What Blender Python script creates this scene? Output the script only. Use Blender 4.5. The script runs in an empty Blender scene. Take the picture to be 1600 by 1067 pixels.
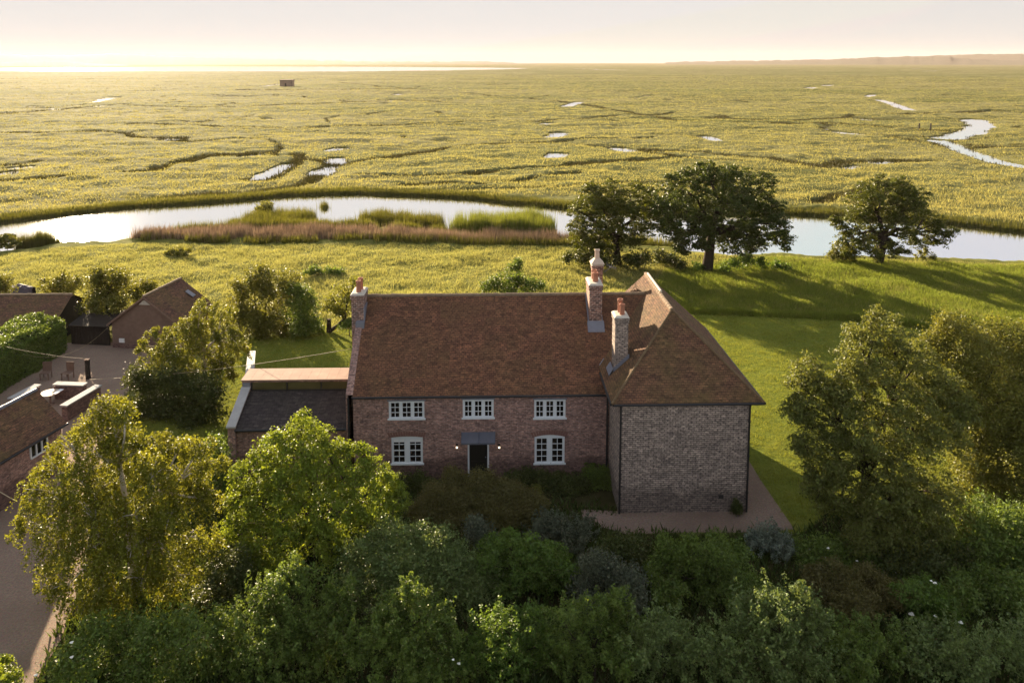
import bpy, math, random
import numpy as np
from mathutils import Vector

S = bpy.context.scene
COL = S.collection
rng = np.random.default_rng(11)
random.seed(5)

# ------------------------------------------------------------------ camera
F, YPP, YAW, H, YH = 1180.2, 222.4, 0.025, 20.0, 96.0      # focal (px of the 1600 wide photo), principal row, yaw, height, horizon row
TH = math.atan((YPP - YH) / F)
cd = bpy.data.cameras.new('camera')
cam = bpy.data.objects.new('camera', cd); COL.objects.link(cam)
cd.sensor_width = 36; cd.sensor_fit = 'HORIZONTAL'
cd.lens = 36 * F / 1600
cd.shift_y = -(533.5 - YPP) / 1600
cd.clip_start = 0.5; cd.clip_end = 30000
cam.location = (0, 0, H)
cam.rotation_euler = (math.pi / 2 - TH, 0, -YAW)
S.camera = cam

# ------------------------------------------------------------------ light
SUN_AZ, SUN_EL = math.radians(29), math.radians(14.8)         # azimuth left of +Y
w = bpy.data.worlds.new('World'); S.world = w; w.use_nodes = True
nt = w.node_tree; nt.nodes.clear()
sky = nt.nodes.new('ShaderNodeTexSky'); sky.sky_type = 'NISHITA'
sky.sun_disc = False; sky.sun_elevation = SUN_EL; sky.sun_rotation = -SUN_AZ
sky.air_density = 1.0; sky.dust_density = 2.5; sky.ozone_density = 1.2
vm = nt.nodes.new('ShaderNodeVectorMath'); vm.operation = 'MINIMUM'
vm.inputs[1].default_value = (3.85, 3.8, 3.75)             # thin bright cloud veil: evens out the sky
vx = nt.nodes.new('ShaderNodeVectorMath'); vx.operation = 'MAXIMUM'; 
tc = nt.nodes.new('ShaderNodeTexCoord'); sz = nt.nodes.new('ShaderNodeSeparateXYZ'); nt.links.new(tc.outputs['Generated'], sz.inputs[0])
rp = nt.nodes.new('ShaderNodeValToRGB'); nt.links.new(sz.outputs[2], rp.inputs[0])      # veil: cream low down, bluer overhead
rp.color_ramp.elements[0].position = 0.0; rp.color_ramp.elements[0].color = (0.99, 0.965, 0.925, 1)
rp.color_ramp.elements[1].position = 0.45; rp.color_ramp.elements[1].color = (0.76, 0.83, 0.95, 1)
sc_ = nt.nodes.new('ShaderNodeVectorMath'); sc_.operation = 'SCALE'; sc_.inputs['Scale'].default_value = 3.85
nt.links.new(rp.outputs[0], sc_.inputs[0]); nt.links.new(sc_.outputs[0], vx.inputs[1])
bg = nt.nodes.new('ShaderNodeBackground'); bg.inputs[1].default_value = 0.05
wo = nt.nodes.new('ShaderNodeOutputWorld')
nt.links.new(sky.outputs[0], vm.inputs[0]); nt.links.new(vm.outputs[0], vx.inputs[0]); nt.links.new(vx.outputs[0], bg.inputs[0]); nt.links.new(bg.outputs[0], wo.inputs[0])
ld = bpy.data.lights.new('sun', 'SUN'); ld.energy = 5.0; ld.angle = math.radians(0.5); ld.color = (1.0, 0.81, 0.56)
sun = bpy.data.objects.new('sun', ld); COL.objects.link(sun)
sdir = Vector((-math.sin(SUN_AZ) * math.cos(SUN_EL), math.cos(SUN_AZ) * math.cos(SUN_EL), math.sin(SUN_EL)))
sun.rotation_euler = (-sdir).to_track_quat('-Z', 'Y').to_euler()
sun.location = (-20, 60, 60)
S.view_settings.view_transform = 'Standard'; S.view_settings.look = 'None'
S.view_settings.exposure = 2.0; S.view_settings.gamma = 1.0
S.cycles.max_bounces = 6; S.cycles.diffuse_bounces = 3; S.cycles.glossy_bounces = 2
S.cycles.transmission_bounces = 3; S.cycles.transparent_max_bounces = 4; S.cycles.volume_bounces = 0
S.cycles.caustics_reflective = False; S.cycles.caustics_refractive = False
S.cycles.use_denoising = True
S.cycles.sample_clamp_indirect = 6.0

# ------------------------------------------------------------------ photo pixel -> place in the world
def ray(px, py):
    a = (px - 800) / F; b = (py - YPP) / F
    d = math.cos(TH) - b * math.sin(TH); u = -math.sin(TH) - b * math.cos(TH)
    return Vector((d * math.sin(YAW) + a * math.cos(YAW), d * math.cos(YAW) - a * math.sin(YAW), u))
def at(px, py, z=0.0):                                       # on the level z
    r = ray(px, py); t = (z - H) / r.z
    return Vector((r.x * t, r.y * t, z))
def onY(px, py, Y):                                          # on the upright plane y = Y
    r = ray(px, py); t = Y / r.y
    return Vector((r.x * t, Y, H + r.z * t))
def proj(p):
    d = p[0] * math.sin(YAW) + p[1] * math.cos(YAW); r = p[0] * math.cos(YAW) - p[1] * math.sin(YAW); u = p[2] - H
    zc = d * math.cos(TH) - u * math.sin(TH); v = -(d * math.sin(TH) + u * math.cos(TH))
    return 800 + F * r / zc, YPP + F * v / zc
def mpp(p):                                                  # metres per photo pixel at p
    d = p[0] * math.sin(YAW) + p[1] * math.cos(YAW); u = p[2] - H
    return (d * math.cos(TH) - u * math.sin(TH)) / F

# ------------------------------------------------------------------ materials
def newmat(name):
    m = bpy.data.materials.new(name); m.use_nodes = True
    m.node_tree.nodes.clear()
    return m
class NT:
    def __init__(s, name):
        s.m = newmat(name); s.t = s.m.node_tree
        s.out = s.n('ShaderNodeOutputMaterial')
    def n(s, typ, **kw):
        x = s.t.nodes.new(typ)
        for k, v in kw.items(): setattr(x, k, v)
        return x
    def l(s, a, b): s.t.links.new(a, b)
    def set(s, node, **kw):
        for k, v in kw.items():
            i = node.inputs[k.replace('_', ' ')]
            if hasattr(v, 'is_output'): s.l(v, i)
            else: i.default_value = v
        return node
    def coord(s, kind='Object', scale=None):
        c = s.n('ShaderNodeTexCoord').outputs[kind]
        if scale is not None:
            mp = s.n('ShaderNodeMapping'); mp.inputs['Scale'].default_value = scale; s.l(c, mp.inputs[0]); c = mp.outputs[0]
        return c
    def noise(s, vec, scale, detail=3.0, rough=0.55):
        x = s.n('ShaderNodeTexNoise'); s.l(vec, x.inputs['Vector'])
        x.inputs['Scale'].default_value = scale; x.inputs['Detail'].default_value = detail; x.inputs['Roughness'].default_value = rough
        return x.outputs['Fac']
    def ramp(s, fac, stops):
        r = s.n('ShaderNodeValToRGB'); s.l(fac, r.inputs[0])
        e = r.color_ramp.elements
        while len(e) < len(stops): e.new(0.5)
        for i, (p, c) in enumerate(stops):
            e[i].position = p; e[i].color = (*c, 1) if len(c) == 3 else c
        return r.outputs[0]
    def mix(s, fac, a, b, mode='MIX'):
        x = s.n('ShaderNodeMix', data_type='RGBA', blend_type=mode)
        for i, v in ((0, fac), (6, a), (7, b)):
            if hasattr(v, 'is_output'): s.l(v, x.inputs[i])
            elif i == 0: x.inputs[0].default_value = v
            else: x.inputs[i].default_value = (*v, 1) if len(v) == 3 else v
        return x.outputs[2]
    def bump(s, h, strength=0.5, dist=0.02, normal=None):
        b = s.n('ShaderNodeBump'); s.l(h, b.inputs['Height']); b.inputs['Strength'].default_value = strength; b.inputs['Distance'].default_value = dist
        if normal is not None: s.l(normal, b.inputs['Normal'])
        return b.outputs[0]
    def principled(s, col, rough=0.8, spec=0.3, normal=None, metal=0.0):
        p = s.n('ShaderNodeBsdfPrincipled')
        if hasattr(col, 'is_output'): s.l(col, p.inputs['Base Color'])
        else: p.inputs['Base Color'].default_value = (*col, 1)
        if hasattr(rough, 'is_output'): s.l(rough, p.inputs['Roughness'])
        else: p.inputs['Roughness'].default_value = rough
        p.inputs['Specular IOR Level'].default_value = spec; p.inputs['Metallic'].default_value = metal
        if normal is not None: s.l(normal, p.inputs['Normal'])
        return p.outputs[0]
    def done(s, shader):
        s.l(shader, s.out.inputs[0]); return s.m

def m_plain(name, col, rough=0.7, spec=0.3, var=0.15, scale=6.0, metal=0.0):
    t = NT(name); c = t.coord()
    n = t.noise(c, scale, 5)
    k = t.mix(n, tuple(x * (1 - var) for x in col), tuple(min(1, x * (1 + var)) for x in col))
    return t.done(t.principled(k, rough, spec, t.bump(n, 0.15, 0.01), metal))

def m_brick(name, c1, c2, mortar, bw=0.225, bh=0.075, stain=(0.05, 0.04, 0.035), ms=0.008, vs=(9.5, 13.3, 1.0)):
    t = NT(name); uv = t.coord('UV')
    b = t.n('ShaderNodeTexBrick'); t.l(uv, b.inputs['Vector'])
    t.set(b, Color1=(*c1, 1), Color2=(*c2, 1), Mortar=(*mortar, 1), Scale=1.0, Mortar_Size=ms, Mortar_Smooth=0.2, Bias=-0.1, Brick_Width=bw, Row_Height=bh)
    nz = t.noise(uv, 0.7, 5, 0.6)
    nf = t.noise(uv, 9.0, 2)
    col = t.mix(t.ramp(nz, [(0.35, (0, 0, 0)), (0.7, (0.45, 0.45, 0.45))]), b.outputs[0], stain)
    col = t.mix(t.ramp(nf, [(0.45, (0, 0, 0)), (0.75, (0.5, 0.5, 0.5))]), col, tuple(min(1, x * 1.7) for x in c2))
    sv = t.n('ShaderNodeSeparateXYZ'); t.l(uv, sv.inputs[0]); dm = t.n('ShaderNodeMath', operation='MULTIPLY_ADD'); t.l(nz, dm.inputs[0]); dm.inputs[1].default_value = -1.6; t.l(sv.outputs[1], dm.inputs[2])
    col = t.mix(t.ramp(dm.outputs[0], [(0.0, (0.6, 0.6, 0.6)), (0.35, (0, 0, 0))]), col, tuple(x * 0.4 for x in c2))      # damp, mossy foot of the wall
    vo = t.n('ShaderNodeTexVoronoi'); t.l(t.coord('UV', vs), vo.inputs['Vector']); vo.inputs['Scale'].default_value = 1.0
    sp = t.n('ShaderNodeSeparateColor'); t.l(vo.outputs['Color'], sp.inputs[0])
    col = t.mix(1.0, col, t.ramp(sp.outputs[0], [(0.0, (0.6, 0.6, 0.62)), (0.3, (0.85, 0.85, 0.85)), (0.7, (1.05, 1.05, 1.05)), (1.0, (1.45, 1.42, 1.38))]), 'MULTIPLY')
    inv = t.n('ShaderNodeMath', operation='SUBTRACT'); inv.inputs[0].default_value = 1.0; t.l(b.outputs['Fac'], inv.inputs[1])
    return t.done(t.principled(col, 0.9, 0.2, t.bump(inv.outputs[0], 0.6, 0.012)))

def m_tiles(name, c1, c2, dark, moss, tw=0.19, th=0.115, mossamt=0.5):
    t = NT(name); uv = t.coord('UV')
    wob = t.noise(uv, 3.0, 2)
    sx = t.n('ShaderNodeVectorMath', operation='SCALE'); sx.inputs['Scale'].default_value = 0.03
    cmb = t.n('ShaderNodeCombineXYZ'); t.l(wob, cmb.inputs[1]); t.l(cmb.outputs[0], sx.inputs[0])
    ad = t.n('ShaderNodeVectorMath', operation='ADD'); t.l(uv, ad.inputs[0]); t.l(sx.outputs[0], ad.inputs[1])
    b = t.n('ShaderNodeTexBrick'); t.l(ad.outputs[0], b.inputs['Vector'])
    t.set(b, Color1=(*c1, 1), Color2=(*c2, 1), Mortar=(*dark, 1), Scale=1.0, Mortar_Size=0.012, Mortar_Smooth=0.3, Bias=0.0, Brick_Width=tw, Row_Height=th)
    n1 = t.noise(uv, 0.55, 6, 0.65); n2 = t.noise(uv, 2.4, 5, 0.7); n3 = t.noise(uv, 11.0, 3, 0.6)
    col = t.mix(t.ramp(n1, [(0.38, (0, 0, 0)), (0.66, (mossamt,) * 3)]), b.outputs[0], moss)
    col = t.mix(t.ramp(n2, [(0.48, (0, 0, 0)), (0.72, (0.6, 0.6, 0.6))]), col, dark)
    col = t.mix(t.ramp(n3, [(0.60, (0, 0, 0)), (0.74, (0.55, 0.55, 0.55))]), col, tuple(min(1, x * 2.1) for x in c2))
    vo = t.n('ShaderNodeTexVoronoi'); t.l(t.coord('UV', (5.0, 8.5, 1.0)), vo.inputs['Vector']); vo.inputs['Scale'].default_value = 1.0
    sp = t.n('ShaderNodeSeparateColor'); t.l(vo.outputs['Color'], sp.inputs[0])
    col = t.mix(1.0, col, t.ramp(sp.outputs[0], [(0.0, (0.65, 0.65, 0.65)), (0.35, (0.9, 0.88, 0.86)), (0.8, (1.08, 1.05, 1.0)), (1.0, (1.4, 1.35, 1.3))]), 'MULTIPLY')
    # saw-tooth course: each tile's lower edge stands proud
    sep = t.n('ShaderNodeSeparateXYZ'); t.l(ad.outputs[0], sep.inputs[0])
    md = t.n('ShaderNodeMath', operation='FRACT'); dv = t.n('ShaderNodeMath', operation='DIVIDE'); dv.inputs[1].default_value = th
    t.l(sep.outputs[1], dv.inputs[0]); t.l(dv.outputs[0], md.inputs[0])
    sb = t.n('ShaderNodeMath', operation='SUBTRACT'); t.l(n3, sb.inputs[0]); t.l(md.outputs[0], sb.inputs[1])
    return t.done(t.principled(col, 0.9, 0.2, t.bump(sb.outputs[0], 0.8, 0.03)))

def m_leaf(name, col, trans=None, tw=0.45, var=0.45, rough=0.5, spec=0.3, warm=(1.4, 1.22, 0.72)):
    t = NT(name)
    g = t.n('ShaderNodeNewGeometry')
    r = g.outputs['Random Per Island']
    big = t.noise(t.coord('Object'), 0.9, 3, 0.6)
    lo = tuple(x * (1 - var) for x in col); hi = tuple(min(1, col[i] * (1 + var) * (1.0, 1.0, 0.8)[i]) for i in range(3))
    c = t.mix(r, lo, hi)
    c = t.mix(t.ramp(big, [(0.35, (0, 0, 0)), (0.7, (0.5, 0.5, 0.5))]), c, tuple(col[i] * (1.25, 1.1, 0.7)[i] for i in range(3)))
    tc = t.mix(1.0, c, warm if trans is None else trans, 'MULTIPLY')
    p = t.principled(c, rough, spec)
    tr = t.n('ShaderNodeBsdfTranslucent'); t.l(tc, tr.inputs[0])
    mx = t.n('ShaderNodeMixShader'); mx.inputs[0].default_value = tw
    t.l(p, mx.inputs[1]); t.l(tr.outputs[0], mx.inputs[2])
    return t.done(mx.outputs[0])

def m_ground():
    t = NT('ground'); obj = t.coord('Object')
    at_ = t.n('ShaderNodeAttribute', attribute_name='zone')
    sep = t.n('ShaderNodeSeparateColor'); t.l(at_.outputs['Color'], sep.inputs[0])
    st = t.coord('Object', (0.35, 1.0, 1.0))
    n1 = t.noise(st, 0.035, 6, 0.6); n2 = t.noise(obj, 0.9, 6, 0.7); n3 = t.noise(st, 0.011, 4, 0.6); n4 = t.noise(obj, 5.0, 3, 0.7)
    marsh = t.ramp(n1, [(0.30, (0.135, 0.13, 0.05)), (0.5, (0.22, 0.205, 0.085)), (0.68, (0.29, 0.26, 0.12))])
    marsh = t.mix(t.ramp(n3, [(0.42, (0, 0, 0)), (0.62, (0.6, 0.6, 0.6))]), marsh, (0.115, 0.135, 0.035))
    n5 = t.noise(t.coord('Object', (0.10, 0.75, 1.0)), 0.16, 6, 0.65)
    marsh = t.mix(t.ramp(n5, [(0.52, (0, 0, 0)), (0.66, (0.75, 0.75, 0.75))]), marsh, (0.06, 0.062, 0.02))
    marsh = t.mix(t.ramp(n2, [(0.40, (0.55, 0.55, 0.55)), (0.58, (0, 0, 0))]), marsh, (0.05, 0.052, 0.016))
    lawn = t.ramp(n2, [(0.3, (0.115, 0.14, 0.024)), (0.6, (0.175, 0.19, 0.034)), (0.8, (0.22, 0.21, 0.055))])
    lawn = t.mix(t.ramp(n4, [(0.4, (0.4, 0.4, 0.4)), (0.6, (0, 0, 0))]), lawn, (0.06, 0.08, 0.012))
    mead = t.ramp(n2, [(0.3, (0.085, 0.095, 0.02)), (0.55, (0.145, 0.145, 0.04)), (0.8, (0.2, 0.175, 0.07))])
    mud = t.ramp(n2, [(0.3, (0.026, 0.026, 0.010)), (0.7, (0.06, 0.052, 0.022))])
    c = t.mix(sep.outputs[0], marsh, lawn); c = t.mix(sep.outputs[1], c, mead); c = t.mix(sep.outputs[2], c, mud)
    return t.done(t.principled(c, 0.97, 0.012, t.bump(n4, 0.5, 0.08, t.bump(n2, 0.6, 0.25))))

def m_gravel(name, a, b):
    t = NT(name); o = t.coord('Object')
    n = t.noise(o, 11.0, 4, 0.8); n2 = t.noise(o, 0.6, 5); v = t.n('ShaderNodeTexVoronoi'); t.l(o, v.inputs['Vector']); v.inputs['Scale'].default_value = 45.0
    c = t.mix(n, tuple(x * 0.3 for x in a), tuple(x * 1.75 for x in a)); c = t.mix(t.ramp(n2, [(0.4, (0, 0, 0)), (0.7, (0.7, 0.7, 0.7))]), c, b)
    c = t.mix(0.18, c, v.outputs['Color'], 'OVERLAY')
    return t.done(t.principled(c, 0.95, 0.15, t.bump(v.outputs['Distance'], 0.8, 0.03)))

def m_water():
    t = NT('water'); o = t.coord('Object', (0.5, 1, 1)); n = t.noise(o, 0.9, 4, 0.6)
    g = t.n('ShaderNodeBsdfGlossy'); g.inputs['Color'].default_value = (0.97, 0.97, 0.97, 1); g.inputs['Roughness'].default_value = 0.06
    t.l(t.bump(n, 0.05, 0.05), g.inputs['Normal'])
    return t.done(g.outputs[0])

def m_emit(name, col, s):
    t = NT(name); e = t.n('ShaderNodeEmission'); e.inputs[0].default_value = (*col, 1); e.inputs[1].default_value = s
    return t.done(e.outputs[0])

M = {}
M['brick'] = m_brick('red_brick', (0.40, 0.22, 0.172), (0.19, 0.112, 0.098), (0.34, 0.28, 0.255), stain=(0.12, 0.08, 0.068))
M['greybrick'] = m_brick('grey_brick', (0.43, 0.345, 0.285), (0.25, 0.198, 0.17), (0.075, 0.06, 0.056), 0.235, 0.092, stain=(0.15, 0.122, 0.105), ms=0.014, vs=(8.5, 10.87, 1.0))
M['stackbrick'] = m_brick('stack_brick', (0.36, 0.19, 0.14), (0.12, 0.07, 0.06), (0.6, 0.53, 0.47), 0.225, 0.10)
M['tiles'] = m_tiles('clay_tiles', (0.215, 0.095, 0.052), (0.145, 0.068, 0.042), (0.055, 0.031, 0.022), (0.105, 0.070, 0.030))
M['tilesw'] = m_tiles('mossy_tiles', (0.19, 0.092, 0.052), (0.135, 0.068, 0.042), (0.05, 0.031, 0.022), (0.115, 0.085, 0.032), mossamt=0.75)
M['barntiles'] = m_tiles('barn_tiles', (0.185, 0.088, 0.055), (0.115, 0.06, 0.042), (0.05, 0.032, 0.026), (0.135, 0.10, 0.035), mossamt=0.6)
M['slate'] = m_tiles('dark_tiles', (0.060, 0.050, 0.050), (0.042, 0.036, 0.037), (0.022, 0.02, 0.02), (0.055, 0.05, 0.035), 0.3, 0.2, 0.3)
M['ridge'] = m_plain('ridge_tile', (0.21, 0.15, 0.10), 0.9, 0.2, 0.4, 5)
M['hip'] = m_plain('hip_tile', (0.15, 0.10, 0.055), 0.9, 0.2, 0.5, 6)
M['mortar'] = m_plain('lime_mortar', (0.5, 0.45, 0.38), 0.9, 0.2, 0.25, 5)
M['lead'] = m_plain('lead', (0.17, 0.175, 0.21), 0.5, 0.4, 0.2, 5)
M['white'] = m_plain('white_paint', (0.66, 0.68, 0.70), 0.45, 0.4, 0.05)
M['black'] = m_plain('black_metal', (0.018, 0.017, 0.018), 0.5, 0.4)
M['door'] = m_plain('door_paint', (0.02, 0.018, 0.014), 0.4, 0.4)
M['glass'] = m_plain('glass', (0.014, 0.011, 0.010), 0.06, 0.6, 0.4, 1.5)
M['clerestory'] = m_plain('clerestory_glass', (0.09, 0.075, 0.03), 0.1, 0.6, 0.4, 1.0)
M['pot'] = m_plain('terracotta', (0.36, 0.155, 0.095), 0.8, 0.2, 0.2)
M['palepot'] = m_plain('buff_pot', (0.52, 0.42, 0.33), 0.8, 0.2, 0.15)
M['stone'] = m_plain('stone_coping', (0.36, 0.35, 0.34), 0.85, 0.2, 0.25, 3)
M['copper'] = m_plain('clay_coping', (0.34, 0.215, 0.16), 0.8, 0.2, 0.4, 1.6)
M['wood'] = m_plain('weathered_wood', (0.185, 0.118, 0.088), 0.9, 0.2, 0.35, 4)
M['darkwood'] = m_plain('black_boards', (0.03, 0.024, 0.02), 0.9, 0.2, 0.3, 4)
M['tabletop'] = m_plain('bare_wood', (0.55, 0.43, 0.33), 0.7, 0.3, 0.15)
M['cloth'] = m_plain('white_cloth', (0.75, 0.74, 0.74), 0.9, 0.2, 0.06)
M['tarp'] = m_plain('tarp', (0.085, 0.07, 0.085), 0.75, 0.2, 0.2)
M['cable'] = m_plain('cable', (0.36, 0.28, 0.17), 0.6, 0.3)
M['bark'] = m_plain('bark', (0.045, 0.035, 0.025), 0.95, 0.1, 0.45, 5)
M['birchbark'] = m_plain('birch_bark', (0.50, 0.44, 0.37), 0.85, 0.2, 0.35, 4)
M['ground'] = m_ground()
M['gravel'] = m_gravel('gravel', (0.285, 0.205, 0.155), (0.215, 0.152, 0.114))
M['path'] = m_gravel('path_gravel', (0.245, 0.175, 0.135), (0.185, 0.13, 0.10))
M['water'] = m_water()
M['lamp'] = m_emit('lamp_glow', (1.0, 0.82, 0.55), 1.3)
M['hill'] = m_plain('far_hill', (0.085, 0.08, 0.055), 0.95, 0.1, 0.4, 0.02)
M['hut'] = m_plain('hut_concrete', (0.30, 0.215, 0.165), 0.95, 0.1, 0.3, 0.6)
M['flower'] = m_plain('white_petals', (0.8, 0.78, 0.68), 0.8, 0.2, 0.1)
M['grass'] = m_leaf('lawn_grass', (0.225, 0.235, 0.05), tw=0.48, warm=(1.15, 1.17, 0.85), spec=0.03, rough=0.8)
M['meadow'] = m_leaf('meadow_grass', (0.30, 0.285, 0.118), tw=0.5, var=0.35, warm=(1.15, 1.17, 0.85), spec=0.03, rough=0.8)
M['rough'] = m_leaf('rough_grass', (0.19, 0.225, 0.05), tw=0.48, var=0.4, warm=(1.15, 1.17, 0.85), spec=0.03, rough=0.8)
M['marsh'] = m_leaf('marsh_grass', (0.30, 0.27, 0.12), tw=0.48, var=0.28, warm=(1.15, 1.17, 0.85), spec=0.03, rough=0.8)
M['rush'] = m_leaf('dark_rush', (0.08, 0.076, 0.028), tw=0.12, spec=0.05, var=0.4)
M['cover'] = m_leaf('ground_cover_leaf', (0.055, 0.085, 0.022), tw=0.35)
M['islet'] = m_leaf('islet_reed', (0.15, 0.185, 0.045), tw=0.4, var=0.45)
M['canopy'] = m_plain('canopy_lead', (0.095, 0.10, 0.125), 0.5, 0.4, 0.2, 5)
M['reedp'] = m_leaf('dry_reed', (0.27, 0.195, 0.155), tw=0.25, var=0.45, warm=(1.0, 0.95, 0.9))
M['reedg'] = m_leaf('green_reed', (0.115, 0.125, 0.032), tw=0.4, var=0.5)
L = {}
L['birch'] = m_leaf('birch_leaf', (0.165, 0.185, 0.026), tw=0.5)
L['maple'] = m_leaf('maple_leaf', (0.165, 0.225, 0.03), tw=0.48)
L['willow'] = m_leaf('pale_leaf', (0.155, 0.178, 0.034), tw=0.48)
L['oak'] = m_leaf('oak_leaf', (0.055, 0.08, 0.015), tw=0.38)
L['oakl'] = m_leaf('young_oak_leaf', (0.085, 0.105, 0.017), tw=0.4)
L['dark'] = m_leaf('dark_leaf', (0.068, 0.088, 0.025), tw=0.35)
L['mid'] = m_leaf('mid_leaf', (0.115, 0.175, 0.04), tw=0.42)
L['fresh'] = m_leaf('fresh_leaf', (0.10, 0.17, 0.035), tw=0.42)
L['greygreen'] = m_leaf('greygreen_leaf', (0.13, 0.185, 0.065), tw=0.32)
L['silver'] = m_leaf('silver_leaf', (0.15, 0.185, 0.165), tw=0.2, warm=(1, 1, 1))
L['dusk'] = m_leaf('greyish_leaf', (0.095, 0.112, 0.08), tw=0.25, warm=(1, 1, 1))
L['brown'] = m_leaf('brownish_leaf', (0.12, 0.112, 0.04), tw=0.35)
L['olive'] = m_leaf('olive_leaf', (0.15, 0.165, 0.04), tw=0.45)
L['right'] = m_leaf('glossy_leaf', (0.135, 0.16, 0.046), tw=0.47, rough=0.5)

# ------------------------------------------------------------------ objects
BASE = {}
def base_of(o): return BASE.get(o.name, Vector((0, 0, 0))) if o is not None else Vector((0, 0, 0))
def tag(o, label, cat, group=None, kind=None):
    if label: o['label'] = label
    if cat: o['category'] = cat
    if group: o['group'] = group
    if kind: o['kind'] = kind
    return o
def thing(name, loc, label, cat, group=None, kind=None):
    o = bpy.data.objects.new(name, None); COL.objects.link(o); o.location = loc; o.empty_display_size = 0.3
    BASE[o.name] = Vector(loc)
    return tag(o, label, cat, group, kind)
def link(name, me, mat, parent):
    me.materials.append(mat)
    o = bpy.data.objects.new(name, me); COL.objects.link(o)
    if parent is not None:
        o.parent = parent; BASE[o.name] = base_of(parent)
    return o
def npmesh(name, V, Fc, mat, parent=None, smooth=False, attr=None):
    V = np.asarray(V, dtype=np.float32); Fc = np.asarray(Fc, dtype=np.int32)
    if parent is not None: V = V - np.array(base_of(parent), dtype=np.float32)
    me = bpy.data.meshes.new(name)
    me.vertices.add(len(V)); me.vertices.foreach_set('co', np.ascontiguousarray(V).ravel())
    me.loops.add(Fc.size); me.loops.foreach_set('vertex_index', Fc.ravel())
    me.polygons.add(len(Fc)); me.polygons.foreach_set('loop_start', np.arange(len(Fc), dtype=np.int32) * Fc.shape[1])
    me.update(calc_edges=True)
    if smooth: me.polygons.foreach_set('use_smooth', np.ones(len(Fc), dtype=bool))
    if attr is not None:
        a = me.color_attributes.new('zone', 'FLOAT_COLOR', 'POINT')
        a.data.foreach_set('color', np.ascontiguousarray(attr, dtype=np.float32).ravel())
    return link(name, me, mat, parent)

class MB:
    def __init__(s): s.v = []; s.f = []
    def poly(s, pts):
        i = len(s.v); s.v += [tuple(p) for p in pts]; s.f.append(tuple(range(i, i + len(pts)))); return s
    def hexa(s, p):          # 8 corners: bottom ring, top ring
        i = len(s.v); s.v += [tuple(q) for q in p]
        for q in ((3, 2, 1, 0), (4, 5, 6, 7), (0, 1, 5, 4), (1, 2, 6, 5), (2, 3, 7, 6), (3, 0, 4, 7)): s.f.append(tuple(i + k for k in q))
        return s
    def box(s, x0, x1, y0, y1, z0, z1):
        return s.hexa([(x0, y0, z0), (x1, y0, z0), (x1, y1, z0), (x0, y1, z0), (x0, y0, z1), (x1, y0, z1), (x1, y1, z1), (x0, y1, z1)])
    def bar(s, a, b, wd, ht, up=(0, 0, 1)):   # box from a to b, width wd, rising ht
        a = Vector(a); b = Vector(b); d = (b - a).normalized(); n = d.cross(Vector(up)).normalized() * (wd / 2); h = Vector(up) * ht
        return s.hexa([a + n, b + n, b - n, a - n, a + n + h, b + n + h, b - n + h, a - n + h])
    def prism(s, pts, vec):
        n = len(pts); vec = Vector(vec); i = len(s.v)
        s.v += [tuple(p) for p in pts] + [tuple(Vector(p) + vec) for p in pts]
        s.f.append(tuple(range(i, i + n))); s.f.append(tuple(range(i + 2 * n - 1, i + n - 1, -1)))
        for k in range(n): s.f.append((i + k, i + n + k, i + n + (k + 1) % n, i + (k + 1) % n))
        return s
    def tube(s, path, rad, n=6, cap=True):
        path = [Vector(p) for p in path]; k = len(path); i0 = len(s.v)
        if not hasattr(rad, '__len__'): rad = [rad] * k
        for j, p in enumerate(path):
            d = (path[min(j + 1, k - 1)] - path[max(j - 1, 0)]).normalized()
            a = d.cross(Vector((0.31, 0.2, 0.93)) if abs(d.z) < 0.9 else Vector((1, 0, 0))).normalized(); b = d.cross(a)
            for q in range(n):
                t = 2 * math.pi * q / n; s.v.append(tuple(p + (a * math.cos(t) + b * math.sin(t)) * rad[j]))
        for j in range(k - 1):
            for q in range(n):
                A = i0 + j * n + q; B = i0 + j * n + (q + 1) % n; s.f.append((A, B, B + n, A + n))
        if cap:
            s.f.append(tuple(range(i0 + n - 1, i0 - 1, -1))); s.f.append(tuple(range(i0 + (k - 1) * n, i0 + k * n)))
        return s
    def lathe(s, c, prof, n=14):
        c = Vector(c); i0 = len(s.v)
        for r, z in prof:
            for q in range(n):
                t = 2 * math.pi * q / n; s.v.append((c.x + r * math.cos(t), c.y + r * math.sin(t), c.z + z))
        for j in range(len(prof) - 1):
            for q in range(n):
                A = i0 + j * n + q; B = i0 + j * n + (q + 1) % n; s.f.append((A, B, B + n, A + n))
        s.f.append(tuple(range(i0 + n - 1, i0 - 1, -1))); s.f.append(tuple(range(i0 + (len(prof) - 1) * n, i0 + len(prof) * n)))
        return s
    def build(s, name, mat, parent=None, smooth=False):
        b = base_of(parent)
        me = bpy.data.meshes.new(name)
        me.from_pydata([tuple(Vector(p) - b) for p in s.v], [], s.f); me.update()
        uvl = me.uv_layers.new(name='UVMap')
        for p in me.polygons:                      # planar metres, v runs up the slope
            n = p.normal
            u = Vector((0, 0, 1)).cross(n)
            u = Vector((1, 0, 0)) if u.length < 1e-3 else u.normalized()
            v = n.cross(u)
            for li in p.loop_indices:
                co = me.vertices[me.loops[li].vertex_index].co + b
                uvl.data[li].uv = (co.dot(u), co.dot(v))
            p.use_smooth = smooth
        return link(name, me, mat, parent)

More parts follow.
